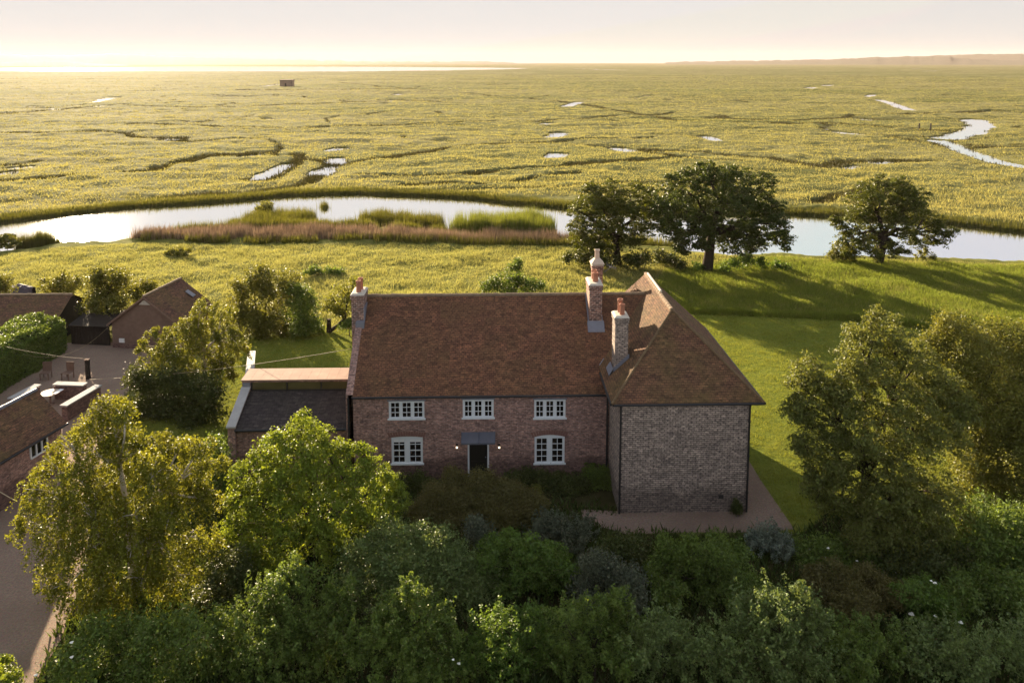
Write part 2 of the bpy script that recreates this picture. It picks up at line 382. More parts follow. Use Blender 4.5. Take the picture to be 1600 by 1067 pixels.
# ------------------------------------------------------------------ noise on arrays
def vnoise(x, y, seed=0):
    xi = np.floor(x).astype(np.int64); yi = np.floor(y).astype(np.int64); fx = x - xi; fy = y - yi
    fx = fx * fx * (3 - 2 * fx); fy = fy * fy * (3 - 2 * fy)
    def h(a, b):
        n = (a * 374761393 + b * 668265263 + seed * 1274126177) & 0x7fffffff
        n = ((n ^ (n >> 13)) * 1274126177) & 0x7fffffff
        return ((n ^ (n >> 16)) & 0xffff) / 65535.0
    return (h(xi, yi) * (1 - fx) + h(xi + 1, yi) * fx) * (1 - fy) + (h(xi, yi + 1) * (1 - fx) + h(xi + 1, yi + 1) * fx) * fy
def fbm(x, y, seed=0, o=4):
    r = 0; a = 0.5; t = 0
    for k in range(o):
        r = r + a * vnoise(x * 2 ** k, y * 2 ** k, seed + k * 7); t += a; a *= 0.5
    return r / t
def pip(poly, x, y):
    ins = np.zeros(x.shape, bool); n = len(poly)
    for i in range(n):
        x1, y1 = poly[i][0], poly[i][1]; x2, y2 = poly[(i + 1) % n][0], poly[(i + 1) % n][1]
        if y1 == y2: continue
        c = (y1 > y) != (y2 > y)
        ins ^= c & (x < (x2 - x1) * (y - y1) / (y2 - y1) + x1)
    return ins
def wpoly(pts, z=0.0): return [tuple(at(p[0], p[1], z))[:2] for p in pts]
def sstep(a, b, x):
    t = np.clip((x - a) / (b - a), 0, 1); return t * t * (3 - 2 * t)

# ------------------------------------------------------------------ the land
WZ = -0.7
def bank(pts, z):
    A = []; D = []
    for p in pts:
        q = at(p[0], p[1], z); A.append(math.atan2(q.x, q.y)); D.append(math.hypot(q.x, q.y))
    return np.array(A), np.array(D)
FAR = bank([(-500, 372), (-250, 358), (0, 346), (60, 339), (130, 331), (200, 323), (300, 317), (380, 311), (450, 304), (560, 301), (640, 304), (740, 309), (800, 316), (890, 324), (960, 329), (1060, 333), (1180, 333), (1240, 333), (1300, 336), (1440, 343), (1500, 349), (1600, 361), (1800, 385), (2100, 420)], WZ)
NEAR = bank([(-500, 430), (-250, 416), (0, 398), (100, 387), (170, 381), (200, 378), (250, 372), (330, 366), (400, 362), (560, 358), (690, 366), (760, 366), (850, 372), (880, 382), (930, 386), (1040, 390), (1130, 402), (1200, 402), (1290, 404), (1340, 404), (1440, 409), (1520, 411), (1600, 413), (1800, 428), (2100, 455)], WZ)
EST_N = bank([(-500, 113), (0, 112.5), (300, 112.5), (540, 112.5), (700, 110.8), (790, 109), (830, 107.6)], WZ)
EST_F = bank([(-500, 105), (0, 106), (160, 105.6), (300, 104), (540, 104.5), (700, 105.5), (790, 106.4), (830, 107.4)], WZ)
CREEKS = [  # pools and creeks on the marsh: photo points, width in metres
    ([(1640, 268), (1598, 261), (1555, 253), (1510, 238), (1475, 223), (1463, 220)], 5.0), ([(1480, 217), (1495, 212), (1518, 208)], 9.0), ([(1518, 206), (1534, 197), (1522, 188)], 9.0),
    ([(1371, 156), (1390, 161), (1408, 168), (1424, 173)], 5.5), ([(1355, 152), (1366, 148)], 5), ([(402, 282), (412, 276)], 3.0), ([(414, 275), (427, 270)], 4.5), ([(430, 267), (448, 258)], 3.2),
    ([(501, 273), (507, 268)], 5.5), ([(508, 266), (518, 262)], 3.0), ([(527, 256), (524, 249)], 5.0), ([(518, 236), (533, 233)], 4.0), ([(143, 161), (163, 157)], 4), ([(160, 157), (177, 153)], 8), ([(884, 167), (906, 160)], 6),
    ([(863, 215), (876, 209)], 6), ([(866, 246), (872, 241)], 4.5), ([(967, 233), (984, 237)], 5), ([(1101, 214), (1112, 217), (1124, 222)], 4), ([(1324, 209), (1336, 210)], 5),
    ([(1371, 255), (1386, 254)], 4), ([(1325, 264), (1340, 261)], 2.5), ([(384, 245), (399, 244)], 4), ([(2, 273), (18, 270)], 4.5), ([(24, 264), (40, 262)], 4), ([(258, 220), (270, 218)], 4.5),
    ([(604, 159), (614, 157)], 5), ([(618, 149), (626, 147)], 7), ([(1262, 139), (1271, 137)], 9), ([(1288, 135), (1296, 133)], 9), ([(1212, 144), (1222, 143)], 8), ([(990, 154), (999, 153)], 6), ([(1008, 151), (1016, 150)], 6),
    ([(848, 195), (858, 193)], 4), ([(405, 136), (440, 132)], 8), ([(455, 126), (470, 125)], 14), ([(262, 129), (282, 129)], 10), ([(1420, 108), (1440, 107)], 22), ([(1442, 112), (1470, 111)], 20), ([(1100, 111.5), (1122, 111)], 20), ([(415, 186), (424, 188)], 4), ([(150, 167), (160, 166)], 5), ([(50, 167), (60, 168)], 5),
    ([(1060, 100.6), (1200, 100.3), (1350, 100.2)], 210), ([(1545, 98.5), (1640, 98.4)], 150), ([(830, 108), (980, 110), (900, 108)], 40)]
DRY = [  # rush-grown ditches on the marsh
    ([(0, 285), (120, 277), (240, 270), (330, 245), (440, 238)], 2.2), ([(370, 287), (395, 291), (440, 270), (480, 243)], 2.0), ([(530, 130), (700, 145), (880, 160), (1060, 190), (1300, 195), (1470, 205)], 2.6), ([(0, 180), (180, 165), (330, 170), (620, 158), (720, 162)], 3.2), ([(210, 195), (380, 200), (520, 200), (700, 195), (830, 190), (1060, 178)], 2.2),
    ([(1000, 235), (1200, 250), (1290, 266), (1340, 258), (1390, 252), (1560, 262)], 2.2), ([(1265, 320), (1280, 305), (1340, 300), (1400, 290)], 1.8), ([(530, 260), (700, 235), (780, 225), (900, 222), (1080, 215)], 1.8), ([(560, 280), (700, 275), (800, 265), (960, 258), (1060, 250)], 1.8), ([(1060, 112), (1260, 112.5), (1600, 114)], 9.0), ([(380, 141), (520, 141), (640, 139)], 7.0), ([(0, 210), (160, 205), (300, 222), (420, 218)], 2.2), ([(1100, 185), (1250, 190), (1340, 180), (1600, 176)], 2.5), ([(640, 295), (760, 288), (900, 275)], 1.6), ([(1380, 215), (1500, 235), (1600, 232)], 1.6)]
LAWN_R = wpoly([(1080, 490), (1200, 494), (1300, 498), (1440, 512), (1600, 540), (1760, 565), (2100, 900), (1900, 1200), (1150, 1200), (1160, 840), (1100, 640)])
LAWN_L = wpoly([(150, 700), (235, 600), (335, 560), (388, 520), (440, 517), (560, 514), (620, 560), (620, 700), (340, 760)])
SOIL = wpoly([(-200, 1300), (60, 1000), (130, 860), (150, 700), (340, 690), (360, 760), (560, 770), (700, 740), (975, 745), (980, 834), (1250, 834), (1300, 800), (1420, 770), (1760, 790), (2000, 1300)])
DRIVE = [(-160, 1100), (40, 1090), (95, 1000), (140, 880), (165, 740), (180, 640), (215, 590), (240, 560), (222, 532), (105, 536), (60, 582), (-10, 600), (-160, 640)]
PATH = [(11.2, 42.0), (12.83, 42.0), (12.87, 38), (12.80, 34), (12.90, 30.2), (10.5, 30.05), (8.0, 30.12), (5.6, 30.05), (5.2, 30.3), (3.9, 30.9), (3.9, 31.9), (5.5, 31.7), (11.2, 31.6)]
DRIVE_W = wpoly(DRIVE)

nr, nc = 1050, 980
rows = np.exp(np.linspace(math.log(9.0), math.log(7600.0), nr))
ang = np.linspace(math.radians(-52), math.radians(52), nc) + 0.0
AA, DD = np.meshgrid(ang, rows)
GX = (DD * np.sin(AA)).ravel(); GY = (DD * np.cos(AA)).ravel(); GA = AA.ravel(); GD = DD.ravel()
def segdist(pts, x, y, z=WZ):
    d = np.full(x.shape, 1e9)
    for (p, q) in zip(pts[:-1], pts[1:]):
        a = at(p[0], p[1], z); b = at(q[0], q[1], z); vx, vy = b.x - a.x, b.y - a.y; L2 = vx * vx + vy * vy + 1e-9
        t = np.clip(((x - a.x) * vx + (y - a.y) * vy) / L2, 0, 1)
        d = np.minimum(d, np.hypot(x - a.x - t * vx, y - a.y - t * vy))
    return d
def land(x, y):
    A = np.arctan2(x, y); D = np.hypot(x, y)
    near = np.interp(A, *NEAR); far = np.interp(A, *FAR)
    wob = (fbm(x / 3.0, y / 3.0, 3, 3) - 0.5)
    near = near + wob * 1.6; far = far + wob * 3.5
    marsh = sstep(-1, 3, D - far)
    lawn = pip(LAWN_R, x, y) | pip(LAWN_L, x, y)
    soil = pip(SOIL, x, y); drive = pip(DRIVE_W, x, y) | pip(PATH, x, y)
    flat = (lawn | soil | drive)
    z = np.where(flat, (fbm(x / 1.5, y / 1.5, 5, 3) - 0.5) * 0.03, (fbm(x / 2.6, y / 2.6, 6, 4) - 0.45) * 0.55)
    z = np.where(drive, -0.03, z)
    zm = -0.22 + (fbm(x / 6.5, y / 4.2, 9, 5) - 0.5) * 1.3 + (fbm(x / 40.0, y / 22.0, 12, 3) - 0.5) * 1.0
    wx = x + 22 * (fbm(x / 55, y / 55, 15, 3) - .5); wy = y + 30 * (fbm(x / 70, y / 50, 17, 3) - .5)
    ch = np.abs(fbm(wx / 70.0, wy / 34.0, 21, 2) - 0.5)
    chm = sstep(0.022, 0.0, ch) * sstep(0.35, 0.5, fbm(x / 90, y / 60, 31, 2))
    zm = np.maximum(zm, -0.55) - chm * 0.3
    mud = chm * 0.5 * marsh
    m = (D > 110) & (D < 7000)
    xs, ys = x[m], y[m]; zz = zm[m]; mm = mud[m]
    for pts, wd in DRY:
        dd = segdist(pts, xs + 5 * (fbm(xs / 14, ys / 14, 41, 2) - .5), ys + 12 * (fbm(xs / 16, ys / 16, 43, 2) - .5))
        k = sstep(wd * 1.1, wd * 0.45, dd); zz = zz * (1 - k) + np.minimum(zz, -0.63) * k; mm = np.maximum(mm, k * 0.75)
    for pts, wd in CREEKS:
        wn = wd * (0.55 + 0.5 * fbm(xs / 6, ys / 6, 47, 2))
        dd = segdist(pts, xs, ys + 2 * (fbm(xs / 5, ys / 5, 44, 2) - .5))
        kk = sstep(wn / 2 + 7.0, wn / 2, dd); zz = zz * (1 - kk) + np.minimum(zz, -0.52) * kk
        k = sstep(wn / 2 + 0.7, wn / 2 - 0.3, dd); zz = zz * (1 - k) - 1.5 * k; mm = np.maximum(mm, sstep(wn / 2 + 1.2, wn / 2 + .3, dd) * .45)
    zm[m] = zz; mud[m] = mm
    en = np.interp(A, *EST_N); ef = np.interp(A, *EST_F)
    est = (D > en) & (D < ef) & (A < EST_N[0][-1])
    zm = np.where(est, -1.6, zm)
    z = z * (1 - marsh) + zm * marsh
    inr = np.minimum(sstep(-1.4, 0.8, D - near), sstep(-0.9, 0.5, far - D))
    z = z * (1 - inr) - 1.7 * inr
    mud = np.maximum(mud, sstep(-0.8, 0.0, far - D) * sstep(2.5, 1.0, far - D))
    lw = lawn.astype(float); me = ((1 - marsh) * (~flat)).astype(float); md = np.maximum(mud, soil * 1.0); lw = (lawn & ~soil) * 1.0
    return z, lw, me, md
gz, lw, me_, md = land(GX, GY)
V = np.stack([GX, GY, gz], 1)
ii = (np.arange(nr - 1)[:, None] * nc + np.arange(nc - 1)[None, :]).ravel()
Fq = np.stack([ii, ii + 1, ii + 1 + nc, ii + nc], 1)
g = npmesh('ground', V, Fq, M['ground'], smooth=True, attr=np.stack([lw, me_, md, np.ones_like(lw)], 1))
g['kind'] = 'structure'
def zat(x, y): return float(land(np.array([float(x)]), np.array([float(y)]))[0][0])

wm = MB()
wm.poly([(-6800, 40, WZ), (6800, 40, WZ), (6800, 7300, WZ), (-6800, 7300, WZ)])
wo_ = wm.build('water', M['water']); wo_['kind'] = 'structure'
dv = MB(); dv.poly([(p[0], p[1], 0.012) for p in DRIVE_W]); o = dv.build('gravel_drive', M['gravel']); o['kind'] = 'structure'
pv = MB(); pv.poly([(p[0], p[1], 0.016) for p in PATH]); o = pv.build('gravel_path', M['path']); o['kind'] = 'structure'

def hill(name, prof, D0, D1, seed, amp):
    """a long low rise; prof = photo outline of its crest seen at distance D0"""
    xs = np.linspace(prof[0][0], prof[-1][0], 240); ys = np.interp(xs, [p[0] for p in prof], [p[1] for p in prof])
    Vv = []
    for j, (px, py) in enumerate(zip(xs, ys)):
        r = ray(px, py); k = D0 / math.hypot(r.x, r.y); c = Vector((r.x * k, r.y * k, H + r.z * k))
        hgt = max(c.z, 1.5) + amp * (fbm(np.array([px / 7.0]), np.array([seed * 1.0]), seed, 4)[0] - 0.5)
        dx, dy = r.x / math.hypot(r.x, r.y), r.y / math.hypot(r.x, r.y)
        for f, hh in ((D0 - D1, -0.9), (D0 - D1 * 0.6, hgt * 0.42), (D0 - D1 * 0.25, hgt * 0.8), (D0, hgt), (D0 + D1 * 0.4, hgt * 0.7), (D0 + D1, -0.9)):
            e = hh + (amp * 0.5 * (fbm(np.array([px / 4.0]), np.array([f / 60.0]), seed + 3, 3)[0] - 0.5) if hh > 0 else 0)
            Vv.append((dx * f, dy * f, e))
    n = len(xs); Fc = []
    for j in range(n - 1):
        for q in range(5): Fc.append((j * 6 + q, (j + 1) * 6 + q, (j + 1) * 6 + q + 1, j * 6 + q + 1))
    o = npmesh(name, Vv, Fc, M['hill'], smooth=False); o['kind'] = 'structure'
hill('hills', [(-500, 88), (-200, 84), (0, 84), (40, 87), (120, 86.5), (165, 84.5), (210, 85), (260, 88), (360, 90.5), (470, 94), (560, 96.5), (700, 97), (745, 95.5), (790, 98), (840, 100.5)], 5600, 900, 5, 14)
hill('hills', [(-300, 94), (0, 98), (30, 96.5), (100, 96), (150, 100), (200, 102)], 4000, 300, 9, 6)
hill('hills', [(1040, 97.5), (1180, 95.3), (1300, 93.5), (1370, 89.5), (1470, 88), (1510, 92), (1560, 95), (1800, 96)], 5200, 500, 13, 10)
hill('hills', [(1400, 90), (1480, 86.5), (1540, 85), (1600, 84.5), (1800, 83), (2100, 86)], 6500, 500, 17, 8)

# ------------------------------------------------------------------ grass
def blades(name, P, hgt, wid, lean, mat, parent=None, n=5, spread=0.12, label=None):
    """n blades per point, each one leaning triangle"""
    N = len(P); P = np.repeat(P, n, 0) + np.concatenate([rng.normal(0, spread, (N * n, 2)), np.zeros((N * n, 1))], 1)
    hg = np.repeat(hgt, n) * rng.uniform(0.55, 1.15, N * n); a = rng.uniform(0, 2 * math.pi, N * n)
    wv = np.stack([np.cos(a), np.sin(a), np.zeros_like(a)], 1) * (wid * rng.uniform(0.6, 1.4, N * n))[:, None]
    b = rng.uniform(0, 2 * math.pi, N * n); ln = lean * rng.uniform(0.2, 1.0, N * n) * hg
    top = P + np.stack([np.cos(b) * ln, np.sin(b) * ln, hg], 1)
    base = P - np.array([0, 0, 0.05])
    Vv = np.stack([base - wv, base + wv, top], 1).reshape(-1, 3)
    Fc = np.arange(len(Vv)).reshape(-1, 3)
    o = npmesh(name, Vv, Fc, mat, parent)
    o['kind'] = 'stuff'
    return o
def scatter(poly, n):
    xs = [p[0] for p in poly]; ys = [p[1] for p in poly]
    x = rng.uniform(min(xs), max(xs), n * 3); y = rng.uniform(min(ys), max(ys), n * 3)
    k = pip(poly, x, y); x, y = x[k][:n], y[k][:n]
    return x, y
def with_z(x, y, mud=False):
    q = land(x, y); P = np.stack([x, y, q[0]], 1); return (P, q[3]) if mud else P
HOUSE = [(-12.9, 34.6), (11.4, 31.0), (11.4, 43), (-12.9, 39)]
def clear(x, y): return ~(pip(SOIL, x, y) | pip(HOUSE, x, y) | pip(PATH, x, y) | pip(DRIVE_W, x, y))

x, y = scatter(wpoly([(1080, 488), (1300, 497), (1440, 511), (1640, 545), (1640, 900), (1250, 900), (1160, 790), (1150, 600)]), 50000)
k = clear(x, y); blades('lawn_grass', with_z(x[k], y[k]), 0.05 + 0.16 * np.clip(fbm(x[k] / 0.8, y[k] / 0.5, 91, 3) - 0.35, 0, 1), 0.016, 0.9, M['grass'], n=4, spread=0.07)
x, y = scatter(LAWN_L, 16000); k = clear(x, y)
blades('lawn_grass', with_z(x[k], y[k]), np.full(k.sum(), 0.085), 0.016, 0.9, M['grass'], n=4, spread=0.07)
MEAD = wpoly([(-60, 405), (100, 388), (200, 381), (330, 386), (560, 382), (880, 388), (1040, 393), (1180, 402), (1340, 405), (1660, 416), (1660, 535), (1440, 511), (1300, 497), (1080, 488), (560, 512), (300, 512), (-60, 500)])
x, y = scatter(MEAD, 42000); hh = 0.16 + 0.42 * np.clip(fbm(x / 2.2, y / 2.2, 51, 3) - 0.3, 0, 1)
blades('meadow_grass', with_z(x, y), hh, 0.02, 0.9, M['meadow'], n=6, spread=0.16)
x, y = scatter(wpoly([(1040, 425), (1180, 405), (1340, 408), (1660, 420), (1660, 543), (1440, 514), (1300, 500), (1085, 491), (1010, 470)]), 26000)
blades('rough_grass', with_z(x, y), rng.uniform(0.25, 0.5, len(x)), 0.02, 0.8, M['rough'], n=6, spread=0.16)
# marsh tussocks out to the middle distance, thinning with distance; dark rushes along the ditches
NM = 300000
dist = 112 * np.exp(rng.uniform(0, 1, NM) ** 1.05 * math.log(1150 / 112.0)); a = rng.uniform(math.radians(-40), math.radians(43), NM)
x, y = dist * np.sin(a), dist * np.cos(a); P0, mu = with_z(x, y, True)
far = np.interp(np.arctan2(x, y), *FAR); ok = (P0[:, 2] > -0.69) & (dist > far - 0.3)
k = ok & (mu < 0.2) & (rng.uniform(0, 1, NM) < 0.38); P = P0[k]; dk = dist[k]
blades('marsh_grass', P, (0.18 + 0.5 * np.clip(fbm(P[:, 0] / 9, P[:, 1] / 5, 61, 3) - 0.3, 0, 1)) * (1 + dk / 700), 0.06, 1.0, M['marsh'], n=5, spread=0.5)
k = ok & (mu > 0.36); P = P0[k]; dk = dist[k]
blades('ditch_rushes', P, rng.uniform(0.25, 0.6, len(P)) * (1 + dk / 900), 0.08, 0.5, M['rush'], n=6, spread=0.5)
# rush fringe along the far bank
a = rng.uniform(math.radians(-40), math.radians(43), 26000); fr = np.interp(a, *FAR); d = fr + rng.uniform(-1.4, 1.6, 26000)
x, y = d * np.sin(a), d * np.cos(a); P = np.stack([x, y, np.full_like(x, WZ)], 1)
blades('bank_rushes', P, rng.uniform(0.5, 1.2, len(x)), 0.035, 0.35, M['reedg'], n=3, spread=0.2)
# rush-lined ditches
# ------------------------------------------------------------------ reeds
def reeds(name, pts, n, h0, h1, mat, label=None, cat=None, kind='stuff', wid=0.03):
    poly = wpoly(pts, WZ); x, y = scatter(poly, n if kind else int(n * 1.8))
    hgt = (h0 + (h1 - h0) * fbm(x / 3, y / 3, 71, 3)) * rng.uniform(0.55, 1.25, len(x))
    if n > 1000:
        kk = fbm(x / 1.6, y / 1.2, 73, 2) > 0.36; x, y, hgt = x[kk], y[kk], hgt[kk]
    z = np.maximum(land(x, y)[0], WZ - 0.1)
    o = blades(name, np.stack([x, y, z], 1), hgt, wid, 0.18, mat, n=3, spread=0.26)
    if kind is None:
        del o['kind']
    if label: tag(o, label, cat)
    return o
reeds('dry_reed_bed', [(205, 381), (260, 387), (400, 387), (560, 384), (700, 388), (880, 392), (888, 384), (860, 382), (760, 378), (690, 376), (560, 372), (400, 372), (330, 374), (240, 377)], 13000, 0.7, 1.5, M['reedp'], 'bed of pink brown dry reeds along the near side of the river', 'reeds')
reeds('green_reed_bed', [(195, 379), (250, 372), (330, 367), (370, 364), (440, 362), (560, 360), (690, 366), (700, 371), (560, 368), (400, 370), (250, 375)], 8000, 0.8, 1.5, M['reedg'], 'belt of green reeds standing behind the pink dry reeds at the water', 'reeds')
reeds('bank_sedge', [(225, 388), (400, 391), (560, 388), (700, 391), (900, 396), (900, 391), (700, 386), (560, 383), (400, 386), (225, 383)], 5000, 0.6, 1.0, M['reedg'], 'low dark green sedge along the front of the pink dry reeds', 'sedge')
reeds('reed_island', [(376, 351), (400, 357), (450, 358), (490, 353), (492, 346), (440, 341), (395, 343)], 3600, 1.5, 2.1, M['reedg'], 'small reed island with a bush on it in the middle of the river', 'reed island', None)
reeds('reed_island', [(703, 366), (740, 373), (800, 376), (862, 373), (864, 362), (835, 351), (760, 354), (715, 360)], 7000, 1.8, 2.6, M['islet'], 'bright green reed island in the river near the left oak', 'reed island', None)
reeds('reed_island', [(562, 352), (600, 356), (690, 362), (690, 352), (640, 346), (600, 344), (565, 346)], 3600, 1.4, 2.0, M['reedg'], 'brownish green reed hump on the river edge right of the island with a bush', 'reed island', None)
reeds('reed_clump', [(362, 352), (376, 354), (376, 349), (362, 348)], 160, 0.8, 1.1, M['reedg'], 'tiny reed clump at the left tip of the island with a bush', 'reed clump', None)
reeds('reed_clump', [(504, 325), (509, 326), (509, 323), (504, 322)], 70, 0.8, 1.1, M['reedg'], 'lone dark reed tuft standing in open river right of the bushy island', 'reed clump', None)
reeds('reed_bed', [(885, 384), (930, 388), (1040, 392), (1060, 388), (1020, 378), (950, 374), (890, 374)], 4200, 0.9, 1.5, M['reedg'], 'green reeds on the river bank under the left oak', 'reeds')
for pts, n, h0, h1, lb in (([(30, 392), (46, 391), (46, 388), (30, 389)], 240, 1.5, 2.0, 'dark reed clump next to the leafy bush at the left water edge'),
        ([(48, 391), (58, 390), (58, 387), (48, 388)], 200, 1.5, 2.1, 'dark reed clump second from the leafy bush at the left water edge'),
        ([(58, 391), (71, 390), (71, 386), (58, 387)], 330, 1.8, 2.4, 'widest and tallest of the dark reed clumps at the left water edge'),
        ([(74, 389), (82, 389), (82, 386), (74, 386)], 190, 1.6, 2.2, 'narrow brown reed clump between the tallest clump and the last one'),
        ([(86, 388), (93, 387), (93, 385), (86, 385)], 110, 1.1, 1.5, 'small brown reed clump farthest out on the left river water')):
    reeds('reed_clump', pts, n, h0, h1, M['reedg'], lb, 'reed clump', None)['group'] = 'reed clumps in the left river'
x, y = scatter(SOIL, 16000); k = ~(pip(HOUSE, x, y) | pip(PATH, x, y) | pip(DRIVE_W, x, y)); 
blades('ground_cover', with_z(x[k], y[k]), rng.uniform(0.12, 0.4, k.sum()), 0.05, 1.1, M['cover'], n=6, spread=0.2)
# uncut grass standing along the mown edge
ed = [at(px, py) for px, py in ((1084, 489.5), (1200, 493.5), (1300, 498), (1440, 512), (1660, 548))]
tt = rng.uniform(0, 1, 3600) * (len(ed) - 1); ki = tt.astype(int); fr = tt - ki
x = np.array([ed[k].x + (ed[k + 1].x - ed[k].x) * f for k, f in zip(ki, fr)]) + rng.normal(0, .12, len(tt)); y = np.array([ed[k].y + (ed[k + 1].y - ed[k].y) * f for k, f in zip(ki, fr)]) + np.abs(rng.normal(0, .25, len(tt)))
blades('rough_grass', with_z(x, y), rng.uniform(0.35, 0.6, len(x)), 0.02, 0.5, M['rough'], n=7, spread=0.12)

# ------------------------------------------------------------------ trees and shrubs
def unit(n):
    v = rng.normal(0, 1, (n, 3)); return v / np.linalg.norm(v, axis=1)[:, None]
def leafquads(P, N, size, asp=0.6):
    """one diamond leaf per row of P, roughly facing N"""
    n = len(P); N = N + 0.9 * rng.normal(0, 1, (n, 3)); N /= np.linalg.norm(N, axis=1)[:, None]
    r = unit(n); T = np.cross(N, r); T /= np.linalg.norm(T, axis=1)[:, None] + 1e-9; B = np.cross(N, T)
    s = (size * rng.uniform(0.6, 1.35, n))[:, None]
    bend = N * s * 0.18
    return np.stack([P - T * s * 0.5 - bend, P + B * s * asp * 0.5, P + T * s * 0.5 - bend, P - B * s * asp * 0.5], 1).reshape(-1, 3)
def crown_leaves(lobes, mode, leaf, dens, sq=0.85, cl=0.3, core=0.25, gap=0.2):
    """lobes: (centre, radius). returns leaf quads spread through the lobes in small tufts"""
    out = []
    for c, r in lobes:
        c = np.array(c); k0 = {'puff': 26, 'loose': 20, 'flat': 24, 'hang': 26, 'shoot': 26}[mode]
        nC = max(8, int(dens * 12.0 * r * r / (leaf * leaf * 0.3) / k0))
        D = unit(nC); D[:, 2] = np.where(D[:, 2] < -0.8, -D[:, 2] * 0.6, D[:, 2])
        rad = r * np.where(rng.uniform(0, 1, nC) < core, rng.uniform(0.25, 0.7, nC), rng.uniform(0.72, 1.08, nC))
        C = c + D * rad[:, None] * np.array([1, 1, sq])
        nz = fbm(C[:, 0] * 1.5 / max(0.6, r) + C[:, 2] * 0.9 / max(.6, r), C[:, 1] * 1.5 / max(0.6, r) - C[:, 2] * 0.7 / max(.6, r), 77, 2)
        kp = nz > np.quantile(nz, gap); C, D = C[kp], D[kp]; nC = len(C)
        k = 16
        if mode == 'puff':
            k = 26; q = unit(nC * k); q[:, 2] = np.abs(q[:, 2]) * 1.0 - 0.25
            P = np.repeat(C, k, 0) + q * (cl * rng.uniform(0.5, 1.0, nC * k))[:, None] * np.array([1, 1, 0.8]); N = q + np.array([0, 0, 0.4]) + np.repeat(D, k, 0) * 0.4
        elif mode == 'loose':
            k = 20; q = rng.normal(0, 1, (nC * k, 3)) * cl * 0.55
            P = np.repeat(C, k, 0) + q; N = np.repeat(D, k, 0) * 0.6 + np.array([0, 0, 0.6])
        elif mode == 'flat':
            k = 24; q = rng.normal(0, 1, (nC * k, 3)) * np.array([1.0, 1.0, 0.22]) * cl * 0.8
            t = (rng.uniform(0, 1, nC * k) * cl * 1.6)[:, None]
            P = np.repeat(C, k, 0) + q * 0.5 + np.repeat(D * np.array([1, 1, 0.3]), k, 0) * t; N = np.array([0, 0, 1.0]) + np.zeros((nC * k, 3))
        elif mode == 'hang':
            k = 26; Lh = rng.uniform(0.5, 1.5, nC) * min(1.0, r * 0.9); t = rng.uniform(0, 1, nC * k)
            sway = np.repeat(D * np.array([1, 1, 0]), k, 0) * (0.25 * t)[:, None]
            P = np.repeat(C, k, 0) + sway + np.stack([np.zeros_like(t), np.zeros_like(t), -t * np.repeat(Lh, k)], 1) + rng.normal(0, 0.055, (nC * k, 3)); N = unit(nC * k) + np.repeat(D, k, 0) * 0.5
        elif mode == 'shoot':
            k = 40; sl_ = rng.uniform(0, 1, len(C)) < 0.6; C, D = C[sl_], D[sl_]; nC = len(C)
            Lh = rng.uniform(0.3, 1.25, nC) * min(1.15, r * 1.25); t = rng.uniform(0, 1, nC * k)
            ax = D * np.array([0.65, 0.65, 0.2]) + np.array([0, 0, 0.85]) + rng.normal(0, 0.22, (nC, 3)); ax /= np.linalg.norm(ax, axis=1)[:, None]
            q = unit(nC * k) * ((1.05 - t) * cl * 0.42 + 0.05)[:, None]
            P = np.repeat(C, k, 0) + np.repeat(ax, k, 0) * (t * np.repeat(Lh, k))[:, None] + q; N = q * 3 + np.array([0, 0, 0.8])
        out.append(leafquads(P, N, np.repeat(leaf * rng.uniform(0.7, 1.35, nC), k)))
    Vv = np.concatenate(out)
    return Vv
def quads(n): return np.arange(n).reshape(-1, 4)

def limbs(base, lobes, r0, fork=0.35, bare=False, lean=(0, 0), twigs=3):
    """tapered trunk that forks into a limb for each lobe, limbs fork into twigs"""
    m = MB(); base = Vector(base); cs = [Vector(c) for c, r in lobes]
    top = sum(cs, Vector()) / len(cs); hz = max(c.z for c in cs)
    fk = base + Vector((lean[0], lean[1], 0)) + (Vector((top.x, top.y, base.z)) - base) * 0.25; fk.z = base.z + (hz - base.z) * fork
    mid = (base + fk) / 2 + Vector((random.uniform(-.1, .1), random.uniform(-.1, .1), 0)) * r0 * 3
    m.tube([base - Vector((0, 0, 0.25)), base + Vector((0, 0, r0 * 0.8)), mid, fk], [r0 * 1.6, r0 * 1.1, r0 * 0.9, r0 * 0.75], 9)
    nm = max(2, min(7, len(cs) // 4)); mains = [cs[int(k * len(cs) / nm)].copy() for k in range(nm)]
    for it in range(6):
        grp = [min(range(nm), key=lambda q: (c - mains[q]).length) for c in cs]
        for q in range(nm):
            g_ = [c for c, k in zip(cs, grp) if k == q]
            if g_: mains[q] = sum(g_, Vector()) / len(g_)
    js = []
    for q in range(nm):
        j = fk.lerp(mains[q], 0.62) + Vector((random.uniform(-.15, .15), random.uniform(-.15, .15), random.uniform(-.1, .1)))
        b = fk.lerp(j, 0.5) + Vector((random.uniform(-.1, .1), random.uniform(-.1, .1), 0.12 * (j - fk).length))
        m.tube([fk - Vector((0, 0, r0 * 0.6)), b, j], [r0 * 0.6, r0 * 0.46, r0 * 0.34], 7); js.append(j)
    for (c, r), q in zip(lobes, grp):
        c = Vector(c); j = js[q]; rr = min(r0 * 0.3, 0.02 + 0.06 * r)
        b = j.lerp(c, 0.5) + Vector((random.uniform(-.2, .2), random.uniform(-.2, .2), r * 0.12)) * min(1, r)
        m.tube([j, b, c], [rr, rr * 0.75, rr * 0.4], 6)
        for k in range(twigs):
            e = c + Vector((random.gauss(0, 1), random.gauss(0, 1), random.gauss(0.4, .7))).normalized() * r * random.uniform(0.6, 0.95)
            s = b.lerp(c, random.uniform(0.3, 1.0))
            m.tube([s, s.lerp(e, 0.55) + Vector((0, 0, 0.08 * r)), e], [rr * 0.4, rr * 0.25, rr * 0.1], 5)
    return m

